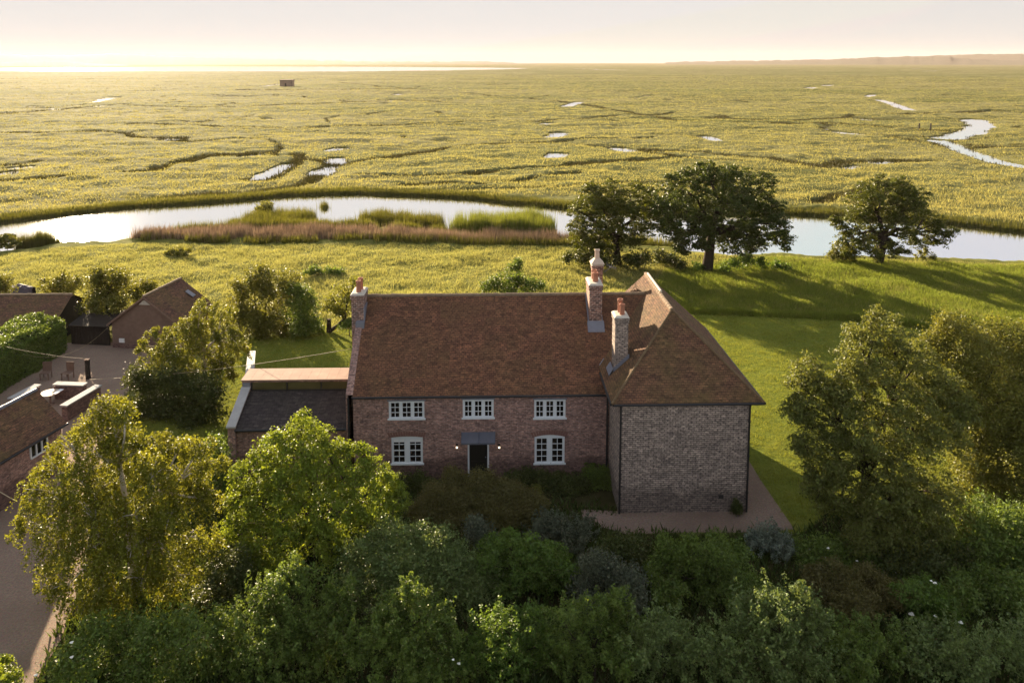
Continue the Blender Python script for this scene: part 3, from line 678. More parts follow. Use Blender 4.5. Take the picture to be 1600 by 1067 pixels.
def plant(name, label, cat, Y, lobes, leafmat, mode='puff', leaf=0.12, dens=1.0, base=None, r0=0.12, bark='bark', cl=0.3, sq=0.85, fork=0.35, group=None, core=0.25, flowers=None, lean=(0, 0), twigs=3, X=None, trunk=True, jitter=0.35, sat=2, gap=0.2):
    """lobes: (photo x, photo y, radius in photo px, depth offset in m) - each one a rounded mass of the crown at its real place"""
    L3 = []
    for l in lobes:
        dy = l[3] if len(l) > 3 else random.uniform(-jitter, jitter) * 2
        p = onY(l[0], l[1], Y + dy); r = l[2] * mpp(p)
        if p.z < r * 0.45: p.z = r * 0.45
        L3.append((tuple(p), r))
    if base is None:
        b = sum((Vector(c) for c, r in L3), Vector()) / len(L3); base = (b.x, Y)
    bz = zat(*base)
    root = thing(name, (base[0], base[1], bz), label, cat, group)
    if trunk:
        limbs((base[0], base[1], bz), L3, r0, fork, lean=lean, twigs=twigs).build('trunk', M[bark], root, smooth=True)
    L4 = list(L3)
    for c, r in L3:                                   # smaller side masses break up the outline
        for k in range(sat):
            dq = Vector((random.gauss(0, 1), random.gauss(0, 1), random.gauss(0.15, .9))).normalized() * r * random.uniform(0.75, 1.1)
            L4.append(((c[0] + dq.x, c[1] + dq.y, max(c[2] + dq.z, bz + .2)), r * random.uniform(0.32, 0.6)))
    Vv = crown_leaves(L4, mode, leaf, dens, sq, cl, core, gap)
    Vv[:, 2] = np.maximum(Vv[:, 2], bz + 0.02)
    npmesh('crown', Vv, quads(len(Vv)), leafmat, root)
    if flowers:
        for fx, fy, fr in flowers:
            fm = MB()
            # set each bloom on the crown's near side
            best = None
            for c, r in L3:
                px, py = proj(c); d = math.hypot(px - fx, py - fy) * mpp(c) / r
                if best is None or d < best[0]: best = (d, c, r)
            q = onY(fx, fy, best[1][1] - best[2] * 0.9); rr = fr * 0.75 * mpp(q)
            for k in range(7):
                a = k * 0.9; e = Vector((math.cos(a), math.sin(a) * 0.7, 0.2 * math.sin(a * 2))) * rr * (0.55 if k else 0)
                fm.lathe(q + e, [(rr * 0.1, -rr * .2), (rr * 0.5, 0), (rr * 0.45, rr * 0.15), (rr * .1, rr * .2)], 7)
            fm.build('flower', M['flower'], root)
    return root

# --- the three oaks on the river bank
def oak(label, Ypx, lobes, mat, dens, leaf, **kw):
    b = at(*Ypx)
    lobes = [(l[0], l[1], l[2] * 1.14, l[3]) for l in lobes]
    return plant('oak_tree', label, 'tree', b.y, lobes, mat, 'puff', leaf, dens, base=(b.x, b.y), group='oaks on the river bank', sat=2, gap=0.25, sq=1.0, **kw)
oak('broad dark oak, the largest of the three oaks by the river', (1105, 424), [(1075, 300, 30, 0), (1110, 283, 26, -1), (1150, 290, 28, 1), (1185, 300, 26, 0), (1045, 312, 24, 1), (1060, 335, 28, -2), (1100, 325, 30, 2), (1140, 325, 30, -2), (1180, 335, 28, 1), (1205, 350, 24, -1), (1222, 365, 16, 0), (1035, 345, 24, 1), (1080, 360, 22, -2), (1120, 358, 24, 2), (1155, 365, 22, -1), (1195, 375, 18, 1), (1226, 380, 12, 0), (1065, 378, 14, 0), (1150, 384, 13, 0), (1105, 272, 15, 0), (1140, 274, 14, 0), (1172, 387, 10, 1), (1210, 320, 14, 0), (1092, 385, 9, -1), (1052, 365, 18, 1), (1100, 372, 16, -2), (1130, 378, 15, 2), (1175, 372, 16, 0), (1060, 395, 9, 0)],
    L['oak'], 0.9, 0.19, r0=0.5, cl=0.42, fork=0.42, core=0.18)
oak('yellowish oak left of the largest oak, its low branches near the ground', (965, 414), [(925, 312, 22, 0), (955, 303, 20, 1), (985, 312, 22, -1), (1010, 315, 20, 1), (915, 335, 22, -1), (950, 335, 25, 1), (985, 340, 24, -1), (1015, 345, 20, 1), (905, 355, 13, 0), (935, 362, 20, -1), (970, 365, 20, 1), (1000, 366, 16, 0), (918, 385, 18, -1), (940, 390, 16, -1), (912, 402, 11, 0), (925, 298, 11, 0), (900, 325, 9, 0), (1025, 325, 14, 0), (955, 380, 18, 1), (985, 385, 15, -1), (905, 370, 14, 0), (930, 378, 16, 0)],
    L['oakl'], 0.85, 0.18, r0=0.36, cl=0.4, fork=0.4, core=0.2)
oak('lone oak at the right, standing apart from the other two oaks', (1373, 413), [(1385, 298, 18, 0), (1405, 300, 20, 1), (1360, 305, 20, -1), (1340, 320, 18, 1), (1435, 312, 18, -1), (1380, 325, 25, 1), (1415, 330, 25, -1), (1445, 335, 18, 1), (1335, 345, 18, -1), (1360, 350, 22, 1), (1400, 355, 20, -1), (1440, 358, 18, 1), (1465, 362, 13, 0), (1315, 352, 11, 0), (1325, 372, 13, 0), (1350, 378, 16, -1), (1420, 372, 13, 0), (1455, 375, 11, 1), (1485, 365, 8, 0), (1395, 390, 12, -1), (1410, 396, 8, 0), (1468, 348, 9, 0), (1307, 345, 6, 0), (1345, 390, 12, 0), (1375, 380, 16, 1), (1320, 388, 8, 0), (1435, 382, 10, 0), (1370, 398, 9, -1), (1475, 378, 8, 0)],
    L['oakl'], 0.85, 0.18, r0=0.4, cl=0.4, fork=0.4, core=0.18)
def shrub(label, Y, lobes, mat, mode='puff', leaf=0.12, dens=1.0, **kw):
    kw.setdefault('r0', 0.05); kw.setdefault('fork', 0.2)
    return plant(kw.pop('name', 'shrub'), label, kw.pop('cat', 'shrub'), Y, lobes, mat, mode, leaf, dens, **kw)
gy = lambda px, py: at(px, py).y
shrub('rounded bush against the water left of the lone oak trunk', gy(1310, 410), [(1300, 398, 9), (1316, 390, 12), (1330, 395, 12), (1322, 403, 8)], L['olive'], 'loose', 0.2, 1.1, cl=0.3)
shrub('thin sapling against the water right of the lone oak', gy(1445, 410), [(1437, 400, 6), (1450, 394, 6), (1455, 404, 6)], L['olive'], 'loose', 0.16, 0.7, cl=0.2, name='sapling', cat='sapling')
shrub('dark bramble thicket beneath the yellowish oak', gy(1000, 417), [(935, 405, 12), (955, 408, 12), (985, 408, 13), (1005, 405, 15), (1030, 405, 14), (1050, 408, 11), (1065, 413, 8), (890, 400, 8), (910, 405, 10)], L['dark'], 'loose', 0.2, 1.2, cl=0.35, name='bramble_thicket', cat='brambles')
shrub('bright yellow green brambles right of the largest oak trunk', gy(1170, 424), [(1130, 418, 8), (1150, 412, 9), (1168, 408, 11), (1188, 412, 9), (1210, 416, 7), (1090, 420, 7), (1230, 418, 6)], L['fresh'], 'loose', 0.2, 1.2, cl=0.35, name='bramble_thicket', cat='brambles')
shrub('dome shaped bush on the reed island in the river', at(413, 342, WZ).y, [(405, 329, 8), (414, 322, 10), (422, 329, 8), (412, 333, 8)], L['olive'], 'loose', 0.3, 1.0, cl=0.35, base=tuple(at(413, 346, WZ))[:2])
shrub('leafy yellow green bush in the water at the left edge', at(8, 396, WZ).y, [(-8, 382, 12), (8, 373, 9), (15, 380, 11), (24, 385, 9), (0, 388, 9)], L['olive'], 'puff', 0.22, 1.2, cl=0.35)
shrub('low dark tussock bush in the sunny meadow near the reeds', gy(277, 399), [(266, 395, 6), (278, 394, 7), (290, 395, 6)], L['olive'], 'loose', 0.16, 1.2, cl=0.25)
shrub('wide low bush in the sunny meadow behind the left chimney', gy(503, 433), [(480, 428, 8), (495, 425, 9), (512, 424, 9), (527, 427, 7)], L['mid'], 'loose', 0.16, 1.1, cl=0.25)
shrub('pointed bush rising behind the middle of the long roof ridge', gy(800, 470), [(805, 420, 9), (806, 409, 5), (800, 438, 17), (778, 442, 14), (762, 446, 11), (825, 445, 14), (840, 450, 9), (800, 455, 18)], L['mid'], 'loose', 0.15, 1.0, cl=0.28, r0=0.08)

# --- garden left of the house
shrub('tall loose bush at the back of the left lawn, taller of two', gy(430, 522), [(420, 432, 16), (395, 445, 18), (445, 440, 16), (380, 465, 16), (415, 462, 22), (450, 462, 18), (395, 490, 20), (430, 492, 22), (375, 495, 14), (410, 510, 16), (440, 512, 14), (368, 450, 10), (405, 424, 9), (400, 505, 20), (425, 516, 18), (455, 516, 18), (380, 512, 16), (365, 485, 14)], L['olive'], 'loose', 0.15, 0.95, cl=0.35, r0=0.12, name='garden_tree', cat='tree')
shrub('rounded dark bush at the back of the left lawn beside a taller bush', gy(470, 524), [(470, 462, 18), (460, 485, 20), (482, 480, 15), (475, 505, 18), (490, 500, 12), (455, 450, 10), (470, 515, 16), (492, 512, 12)], L['mid'], 'loose', 0.14, 1.1, cl=0.3, r0=0.1)
b = at(516, 519)
plant('fruit_tree', 'small leaning fruit tree beside the left gable chimney', 'tree', b.y, [(535, 455, 16, 0), (522, 468, 14, .5), (545, 470, 14, -.5), (512, 480, 12, 0), (540, 485, 11, 0), (528, 490, 9, 0), (552, 448, 10, 0)], L['willow'], 'loose', 0.15, 0.42, base=(b.x, b.y), r0=0.15, cl=0.3, fork=0.3, lean=(0.9, 0), core=0.15)
shrub('low green bush on the sunny grass under the fruit tree', gy(545, 525), [(540, 508, 9), (552, 506, 9)], L['mid'], 'loose', 0.12, 1.2, cl=0.22)
b = at(322, 622)
plant('birch_tree', 'drooping birch between the gabled barn and the left lawn', 'tree', b.y, [(315, 480, 16, 0), (345, 490, 16, .5), (295, 505, 18, -.5), (325, 510, 22, .5), (355, 515, 16, 0), (370, 530, 14, -.3), (270, 525, 18, .3), (300, 540, 24, -.8), (340, 545, 22, .4), (255, 545, 16, -.3), (235, 520, 9, 0), (225, 540, 10, 0), (275, 560, 22, -.8), (320, 575, 22, -.6), (350, 570, 16, 0), (240, 570, 18, -.5), (375, 545, 11, 0), (365, 580, 10, 0)], L['willow'], 'hang', 0.105, 0.95, base=(b.x, b.y), r0=0.16, bark='birchbark', fork=0.5, cl=0.3, core=0.3)
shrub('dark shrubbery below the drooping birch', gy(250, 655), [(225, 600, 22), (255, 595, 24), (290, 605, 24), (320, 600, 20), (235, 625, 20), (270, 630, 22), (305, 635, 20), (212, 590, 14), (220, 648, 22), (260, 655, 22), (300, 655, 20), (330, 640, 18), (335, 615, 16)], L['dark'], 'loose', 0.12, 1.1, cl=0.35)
shrub('dark green bush tucked against the left end of the low extension', 33.2, [(335, 690, 12), (345, 715, 14), (338, 740, 16), (350, 760, 14), (330, 765, 14)], L['mid'], 'loose', 0.12, 1.1, cl=0.3)
shrub('round bushy tree between the long barn and the gabled barn', gy(165, 520), [(165, 435, 20), (150, 450, 20), (182, 448, 20), (165, 470, 24), (145, 480, 18), (188, 475, 14), (170, 498, 18), (150, 430, 12), (180, 430, 11)], L['olive'], 'loose', 0.16, 1.0, cl=0.35, r0=0.13, name='bushy_tree', cat='tree')
shrub('low bush behind the ridge of the long barn', gy(95, 492), [(75, 448, 12), (92, 442, 14), (108, 446, 13), (120, 442, 11), (100, 460, 14), (82, 462, 11)], L['olive'], 'loose', 0.16, 1.0, cl=0.3)
shrub('bush at the left edge behind the long barn roof', gy(5, 490), [(-8, 440, 14), (8, 436, 10), (14, 448, 9), (0, 452, 14)], L['olive'], 'loose', 0.16, 1.0, cl=0.3)
shrub('hedge of bushes behind the gabled barn roof', gy(225, 490), [(205, 452, 12), (222, 448, 11), (238, 452, 10), (212, 462, 12), (230, 465, 11)], L['olive'], 'loose', 0.16, 1.0, cl=0.3)

# --- clipped hedge beside the yard
hb = MB(); hp = []
A0 = at(4, 612); A1 = at(104, 548)
ax = (A1 - A0).normalized(); nx = Vector((-ax.y, ax.x, 0))
A0 = A0 - ax * 7
hr = thing('clipped_hedge', A0 + (A1 - A0) * .5, 'big clipped green hedge along the gravel yard at the left', 'hedge')
Lh = (A1 - A0).length; n = 60000
u = rng.uniform(0, Lh, n); fsel = rng.uniform(0, 1, n); wd, hh = 3.4, 2.5
v = np.where(fsel < 0.45, rng.uniform(0, wd, n), np.where(fsel < 0.85, 0.0, wd)); z = np.where(fsel < 0.45, hh, rng.uniform(0.05, hh, n))
endc = rng.uniform(0, 1, n) < 0.12; u = np.where(endc, Lh, u); v = np.where(endc, rng.uniform(0, wd, n), v); z = np.where(endc, rng.uniform(0, hh, n), z)
rd = 0.35; bump_ = (fbm(u * 0.8, v * 0.8 + z, 81, 3) - .5) * 0.7
z = z + bump_ * (z > hh * 0.7); z -= np.where(z > hh - .3, rd * (sstep(0.5, 0, v) + sstep(wd - .5, wd, v)), 0); v = v - bump_ * 0.6 * (v < 0.2)
P = np.stack([A0.x + ax.x * u + nx.x * v, A0.y + ax.y * u + nx.y * v, z], 1) + rng.normal(0, 0.07, (n, 3)); P[:, 2] = np.maximum(P[:, 2], 0.03)
Nn = np.where((fsel < .45)[:, None], np.array([0, 0, 1.0]), np.array([-nx.x, -nx.y, 0.4]))
Vv = leafquads(P, Nn, np.full(n, 0.13))
npmesh('foliage', Vv, quads(len(Vv)), L['mid'], hr)
hc = MB(); q = [A0 + nx * .3, A1 + nx * .3 - ax * .3, A1 + nx * (wd - .3) - ax * .3, A0 + nx * (wd - .3)]
hc.prism([p + Vector((0, 0, .0)) for p in q], (0, 0, hh - .3)); hc.build('inner_branches', M['bark'], hr)

# --- big trees in front
plant('birch_tree', 'large sunlit weeping birch in the left foreground with pale limbs', 'tree', 27.0, [(165, 630, 22, .5), (195, 640, 18, 0), (140, 660, 26, 0), (185, 670, 30, .6), (110, 690, 24, -.3), (150, 710, 34, -.6), (205, 700, 26, .6), (240, 690, 20, .6), (280, 700, 22, .5), (315, 690, 16, 0), (85, 725, 24, -.2), (125, 750, 34, -1.2), (180, 750, 36, .8), (235, 740, 34, -1.0), (290, 740, 32, .4), (325, 725, 18, 0), (55, 770, 24, -.3), (95, 790, 34, -1.4), (150, 800, 38, -1.8), (210, 800, 38, -1.6), (270, 800, 36, -1.2), (320, 780, 24, -.2), (45, 815, 20, -.6), (80, 850, 32, -1.8), (135, 860, 38, -2.2), (200, 860, 40, -2.2), (260, 860, 36, -1.8), (315, 840, 26, -.6), (75, 890, 20, -1.8), (105, 915, 26, -2.4), (160, 915, 34, -2.6), (220, 915, 34, -2.4), (280, 900, 30, -1.6), (130, 945, 16, -2.8)],
    L['birch'], 'hang', 0.085, 0.85, r0=0.22, bark='birchbark', fork=0.42, cl=0.3, core=0.3, twigs=4)
plant('maple_tree', 'bright yellow green maple in front of the low extension', 'tree', 29.0, [(470, 672, 24, 0), (500, 685, 24, .5), (440, 690, 24, -.3), (415, 715, 26, 0), (465, 715, 32, -.8), (515, 715, 28, .3), (545, 705, 18, .3), (570, 710, 14, 0), (385, 740, 24, 0), (430, 750, 32, -1), (485, 755, 36, -1.2), (540, 745, 30, -.6), (580, 735, 22, 0), (605, 755, 22, .2), (625, 775, 20, .2), (375, 775, 22, -.4), (410, 790, 32, -1.2), (460, 800, 36, -1.6), (520, 795, 36, -1.6), (570, 785, 30, -1), (610, 790, 24, -.4), (365, 815, 22, -.8), (400, 835, 30, -1.6), (450, 845, 34, -2), (510, 840, 34, -2), (560, 825, 28, -1.4), (390, 865, 24, -1.8), (430, 880, 28, -2), (355, 840, 14, -.6)],
    L['maple'], 'puff', 0.10, 0.78, r0=0.2, fork=0.35, cl=0.27, core=0.2)
plant('tall_tree', 'tall glossy dark tree at the right nearest the lawn', 'tree', 30.5, [(1370, 515, 28, 0), (1345, 530, 26, .4), (1400, 530, 28, .5), (1335, 560, 28, -.3), (1375, 560, 34, .8), (1420, 560, 30, .2), (1265, 575, 24, 0), (1250, 600, 22, .3), (1290, 600, 28, -.3), (1330, 605, 34, -.6), (1380, 605, 36, -.6), (1430, 605, 34, .4), (1275, 635, 30, -.4), (1320, 650, 36, -1), (1375, 655, 40, -1.3), (1430, 655, 38, -.8), (1480, 640, 32, .2), (1265, 670, 26, -.5), (1300, 700, 36, -1.2), (1355, 710, 42, -1.8), (1420, 710, 42, -1.6), (1480, 700, 38, -.8), (1285, 735, 28, -1), (1325, 760, 38, -1.8), (1385, 770, 42, -2.3), (1450, 765, 42, -2), (1310, 800, 30, -1.6), (1360, 820, 38, -2.4), (1425, 825, 40, -2.4), (1480, 800, 36, -1.8), (1340, 860, 28, -2.2), (1400, 870, 32, -2.6), (1450, 870, 32, -2.4), (1455, 590, 32, 1), (1470, 625, 34, .6), (1470, 665, 36, 0), (1250, 640, 24, 0), (1255, 700, 22, -.4), (1280, 770, 24, -1.2), (1440, 560, 22, .8)],
    L['right'], 'puff', 0.10, 0.7, sat=3, r0=0.25, fork=0.3, cl=0.3, core=0.25)
plant('tall_tree', 'olive yellow sunlit tree at the right edge behind a darker tree', 'tree', 34.5, [(1450, 548, 26, .2), (1440, 592, 28, .4), (1500, 515, 26, 0), (1470, 530, 26, .4), (1540, 530, 28, .5), (1585, 540, 26, 0), (1620, 530, 26, 0), (1465, 560, 26, .3), (1505, 560, 34, -.4), (1555, 570, 36, -.6), (1605, 575, 34, -.3), (1485, 605, 34, .4), (1535, 615, 40, -1), (1590, 620, 40, -1), (1640, 610, 36, 0), (1510, 660, 38, -.8), (1565, 670, 42, -1.6), (1620, 670, 40, -1.4), (1525, 715, 40, -1.4), (1585, 725, 44, -2.2), (1640, 720, 40, -1.6), (1530, 770, 38, -1.8), (1590, 780, 42, -2.6), (1645, 780, 40, -2)],
    L['olive'], 'loose', 0.10, 0.75, sat=3, r0=0.25, fork=0.3, cl=0.36, core=0.25)
plant('dark_tree', 'shaded dark tree low at the right edge under the olive tree', 'tree', 29.0, [(1520, 820, 40, 0), (1580, 825, 42, -.5), (1635, 830, 42, 0), (1500, 870, 38, -.5), (1555, 880, 42, -1), (1615, 885, 42, -1), (1480, 910, 30, -.8), (1530, 930, 36, -1.2), (1590, 935, 38, -1.4), (1640, 940, 38, -1.2), (1450, 900, 30, -.6), (1430, 850, 30, 0), (1480, 960, 28, -1), (1540, 980, 34, -1.6), (1600, 985, 34, -1.6), (1420, 890, 26, 0)],
    L['mid'], 'loose', 0.11, 0.75, r0=0.15, fork=0.3, cl=0.36, flowers=[(1558, 972, 4), (1530, 1003, 5), (1560, 998, 4), (1545, 1008, 4), (1575, 1000, 4)])

# --- shrubs against the house
shrub('wide clipped brownish dome of beech in front of the black door', 31.6, [(690, 790, 32, 0), (725, 775, 32, .2), (760, 775, 34, 0), (795, 785, 34, .2), (820, 800, 28, 0), (680, 815, 30, -.5), (725, 815, 36, -.6), (775, 820, 36, -.6), (815, 825, 24, -.4), (665, 800, 20, 0)], L['brown'], 'loose', 0.075, 2.0, cl=0.22, core=0.1, name='clipped_dome', cat='shrub')
shrub('small yellowish bush on the right shoulder of the clipped dome', 31.9, [(838, 778, 12), (832, 792, 13), (842, 795, 10)], L['olive'], 'loose', 0.08, 1.4, cl=0.2)
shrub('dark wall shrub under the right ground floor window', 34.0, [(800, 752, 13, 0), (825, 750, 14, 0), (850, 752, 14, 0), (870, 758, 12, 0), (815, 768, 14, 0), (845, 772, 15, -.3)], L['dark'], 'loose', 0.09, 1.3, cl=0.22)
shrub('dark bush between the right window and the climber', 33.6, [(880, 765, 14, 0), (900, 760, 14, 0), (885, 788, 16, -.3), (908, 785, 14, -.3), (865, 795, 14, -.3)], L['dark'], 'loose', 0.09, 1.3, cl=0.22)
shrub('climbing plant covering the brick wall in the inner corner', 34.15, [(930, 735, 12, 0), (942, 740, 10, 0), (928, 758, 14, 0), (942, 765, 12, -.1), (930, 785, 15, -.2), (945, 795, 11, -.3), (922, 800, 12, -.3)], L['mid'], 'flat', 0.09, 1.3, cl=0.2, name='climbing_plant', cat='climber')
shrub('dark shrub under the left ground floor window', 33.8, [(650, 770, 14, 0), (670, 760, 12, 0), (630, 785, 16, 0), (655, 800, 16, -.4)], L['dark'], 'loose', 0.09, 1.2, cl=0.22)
shrub('silvery lavender bush at the edge of the path right of the dome', 29.6, [(845, 832, 16), (875, 830, 18), (905, 838, 18), (860, 850, 18), (895, 858, 20), (920, 862, 14), (835, 850, 12)], L['dusk'], 'shoot', 0.075, 1.1, cl=0.2)
shrub('small grey green bush at the foot of the clipped dome', 28.8, [(738, 818, 12), (755, 826, 14), (742, 838, 14), (768, 842, 11)], L['dusk'], 'loose', 0.08, 1.1, cl=0.2)
shrub('pale silver blue shrub at the front corner of the gravel path', 28.6, [(1185, 855, 16), (1205, 850, 18), (1225, 858, 16), (1195, 875, 18), (1220, 880, 16), (1175, 878, 12), (1240, 868, 10)], L['silver'], 'shoot', 0.08, 1.0, cl=0.22)
shrub('small dark potted looking bush at the right corner of the grey brick wall', 31.35, [(1151, 787, 6, 0), (1151, 795, 7, 0)], L['dark'], 'loose', 0.06, 2.2, cl=0.12, r0=0.03)

# --- foreground thicket, back row to front row
shrub('layered grey green hawthorn left of centre in the foreground thicket', 26.6, [(600, 840, 26, .3), (640, 845, 28, 0), (680, 855, 26, .2), (570, 860, 26, 0), (615, 875, 34, -.5), (665, 885, 34, -.5), (710, 880, 28, 0), (745, 895, 24, 0), (585, 905, 34, -.8), (640, 920, 36, -1), (700, 920, 34, -.8), (745, 930, 26, -.6), (560, 895, 24, -.4), (760, 915, 14, -.3)], L['greygreen'], 'flat', 0.085, 1.0, cl=0.32, name='hawthorn', cat='tree', r0=0.1)
shrub('fresh green round shrub below the clipped dome', 26.8, [(770, 858, 22), (800, 850, 22), (835, 855, 20), (865, 860, 20), (780, 885, 28), (825, 890, 30), (870, 890, 26), (890, 905, 20), (760, 880, 16), (800, 915, 26), (850, 920, 28)], L['fresh'], 'puff', 0.10, 1.0, cl=0.26)
shrub('dull grey bush right of the fresh green round shrub', 26.0, [(930, 880, 20), (955, 890, 22), (985, 905, 22), (920, 905, 24), (955, 920, 26), (990, 930, 22), (905, 930, 20), (935, 945, 22)], L['dusk'], 'loose', 0.08, 1.0, cl=0.26)
shrub('dark green bush on the soil left of the gravel corner', 28.3, [(965, 855, 18), (990, 865, 20), (1000, 890, 20), (945, 860, 14)], L['dark'], 'loose', 0.09, 1.1, cl=0.26)
shrub('large green shrub below the grey brick wing', 26.4, [(1050, 865, 24), (1085, 858, 24), (1120, 865, 26), (1150, 875, 24), (1035, 895, 26), (1075, 895, 32), (1120, 900, 34), (1160, 905, 28), (1040, 930, 28), (1085, 935, 34), (1135, 940, 34), (1180, 925, 22)], L['mid'], 'puff', 0.09, 1.0, cl=0.26)
shrub('green elder with small white flowers right of the silver blue shrub', 28.0, [(1260, 862, 18), (1290, 858, 20), (1320, 870, 20), (1265, 885, 22), (1300, 890, 24), (1340, 890, 22), (1375, 890, 18), (1390, 905, 16)], L['mid'], 'loose', 0.09, 1.0, cl=0.28, name='elder', cat='shrub', flowers=[(1294, 856, 3), (1265, 858, 2), (1328, 862, 2), (1291, 871, 2), (1339, 876, 3), (1399, 894, 3)])
shrub('olive brown shrub under the white flowered elder', 25.6, [(1280, 905, 22), (1320, 900, 24), (1360, 905, 24), (1290, 935, 28), (1335, 940, 30), (1380, 940, 26), (1400, 925, 18), (1310, 970, 26), (1360, 975, 26)], L['brown'], 'puff', 0.08, 1.0, cl=0.26)
shrub('bright green elder with large white flower heads at the right foreground', 25.2, [(1425, 925, 20), (1450, 920, 20), (1470, 940, 20), (1430, 955, 26), (1465, 965, 24), (1490, 970, 16), (1440, 985, 24)], L['fresh'], 'puff', 0.10, 1.0, cl=0.26, name='elder', cat='shrub', flowers=[(1461, 911, 5), (1424, 959, 6), (1462, 962, 4), (1501, 972, 5), (1455, 907, 3)])
shrub('spiky sunlit elder at the lower left of the thicket with glowing tips', 23.6, [(455, 905, 20, 0), (430, 925, 22, 0), (480, 920, 22, 0), (395, 945, 22, 0), (440, 960, 32, -.3), (495, 950, 28, 0), (530, 935, 20, 0), (380, 985, 28, -.4), (430, 1005, 36, -.8), (490, 1000, 34, -.5), (535, 980, 26, -.3), (400, 1045, 36, -1), (460, 1050, 36, -1), (520, 1040, 34, -.8)], L['mid'], 'shoot', 0.09, 0.9, cl=0.28, name='elder', cat='shrub')
shrub('tall spiky shrub catching the sun left of centre at the bottom', 22.6, [(640, 935, 20, 0), (615, 955, 22, 0), (665, 955, 22, 0), (690, 975, 18, 0), (600, 985, 26, -.3), (645, 990, 32, -.4), (690, 1005, 26, -.3), (580, 1030, 32, -.6), (630, 1040, 36, -.8), (685, 1045, 32, -.6), (720, 1050, 22, -.4), (560, 1000, 18, 0)], L['mid'], 'shoot', 0.09, 0.9, cl=0.28, flowers=[(717, 1036, 4), (708, 1030, 3)])
shrub('dark leafy shrub filling the bottom left beneath the weeping birch', 22.8, [(150, 990, 28), (200, 985, 30), (250, 990, 30), (300, 985, 28), (120, 1030, 30), (175, 1040, 36), (235, 1040, 36), (300, 1040, 36), (345, 1020, 28), (340, 975, 20)], L['mid'], 'loose', 0.10, 0.95, cl=0.32, flowers=[(112, 1003, 4), (112, 1026, 4), (56, 1054, 4), (283, 1012, 3)])
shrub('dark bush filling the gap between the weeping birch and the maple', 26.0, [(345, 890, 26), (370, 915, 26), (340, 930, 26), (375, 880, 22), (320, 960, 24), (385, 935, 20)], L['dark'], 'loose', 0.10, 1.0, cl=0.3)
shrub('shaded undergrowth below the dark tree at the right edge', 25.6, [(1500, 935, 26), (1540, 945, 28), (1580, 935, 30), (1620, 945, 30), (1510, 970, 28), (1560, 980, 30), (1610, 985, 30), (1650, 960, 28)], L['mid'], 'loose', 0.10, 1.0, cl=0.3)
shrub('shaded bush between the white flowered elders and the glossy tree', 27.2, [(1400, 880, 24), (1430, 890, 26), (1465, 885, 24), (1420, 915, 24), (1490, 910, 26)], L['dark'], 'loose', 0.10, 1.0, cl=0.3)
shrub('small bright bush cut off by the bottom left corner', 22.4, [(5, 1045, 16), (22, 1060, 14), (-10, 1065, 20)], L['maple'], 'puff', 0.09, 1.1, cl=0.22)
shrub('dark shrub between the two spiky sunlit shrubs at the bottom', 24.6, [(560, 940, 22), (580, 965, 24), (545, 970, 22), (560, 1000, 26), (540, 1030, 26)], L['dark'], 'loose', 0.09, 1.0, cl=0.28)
shrub('upright green shrub at the bottom just right of centre', 22.9, [(770, 975, 20), (755, 1000, 26), (800, 985, 24), (830, 970, 18), (790, 1020, 34), (840, 1010, 28), (750, 1040, 30), (810, 1055, 34), (860, 1050, 28)], L['fresh'], 'shoot', 0.09, 0.9, cl=0.26)
shrub('upright green shrub second right of centre at the bottom edge', 22.5, [(880, 965, 18), (910, 955, 22), (945, 955, 22), (965, 940, 16), (890, 995, 28), (935, 995, 32), (975, 985, 22), (900, 1040, 32), (955, 1040, 32)], L['mid'], 'shoot', 0.09, 0.9, cl=0.26)
shrub('dusky green shrub at the bottom between two brighter upright shrubs', 22.6, [(1020, 985, 22), (1050, 985, 20), (1000, 1015, 28), (1045, 1025, 32), (1090, 1020, 24), (1010, 1055, 30), (1070, 1055, 30)], L['greygreen'], 'shoot', 0.085, 0.9, cl=0.26)
shrub('tall pale green shrub with reaching shoots at the bottom right of centre', 22.4, [(1205, 940, 20, 0), (1235, 935, 20, 0), (1260, 945, 18, 0), (1175, 965, 26, 0), (1220, 975, 32, -.3), (1265, 975, 26, 0), (1150, 1005, 30, -.3), (1205, 1015, 36, -.5), (1265, 1015, 34, -.4), (1140, 1050, 32, -.5), (1200, 1055, 36, -.7), (1270, 1055, 34, -.6)], L['greygreen'], 'shoot', 0.09, 0.9, cl=0.28)
shrub('rough green shrub at the bottom below the olive brown shrub', 22.6, [(1320, 1000, 24), (1355, 995, 24), (1330, 1035, 32), (1380, 1020, 28), (1320, 1060, 28), (1400, 1055, 30)], L['mid'], 'shoot', 0.09, 0.9, cl=0.26)
shrub('spreading green shrub in the bottom right corner', 22.2, [(1440, 1010, 26), (1480, 1010, 28), (1520, 1025, 28), (1450, 1045, 32), (1505, 1055, 34), (1560, 1050, 34), (1610, 1045, 34), (1590, 1010, 26)], L['greygreen'], 'shoot', 0.09, 0.9, cl=0.28)

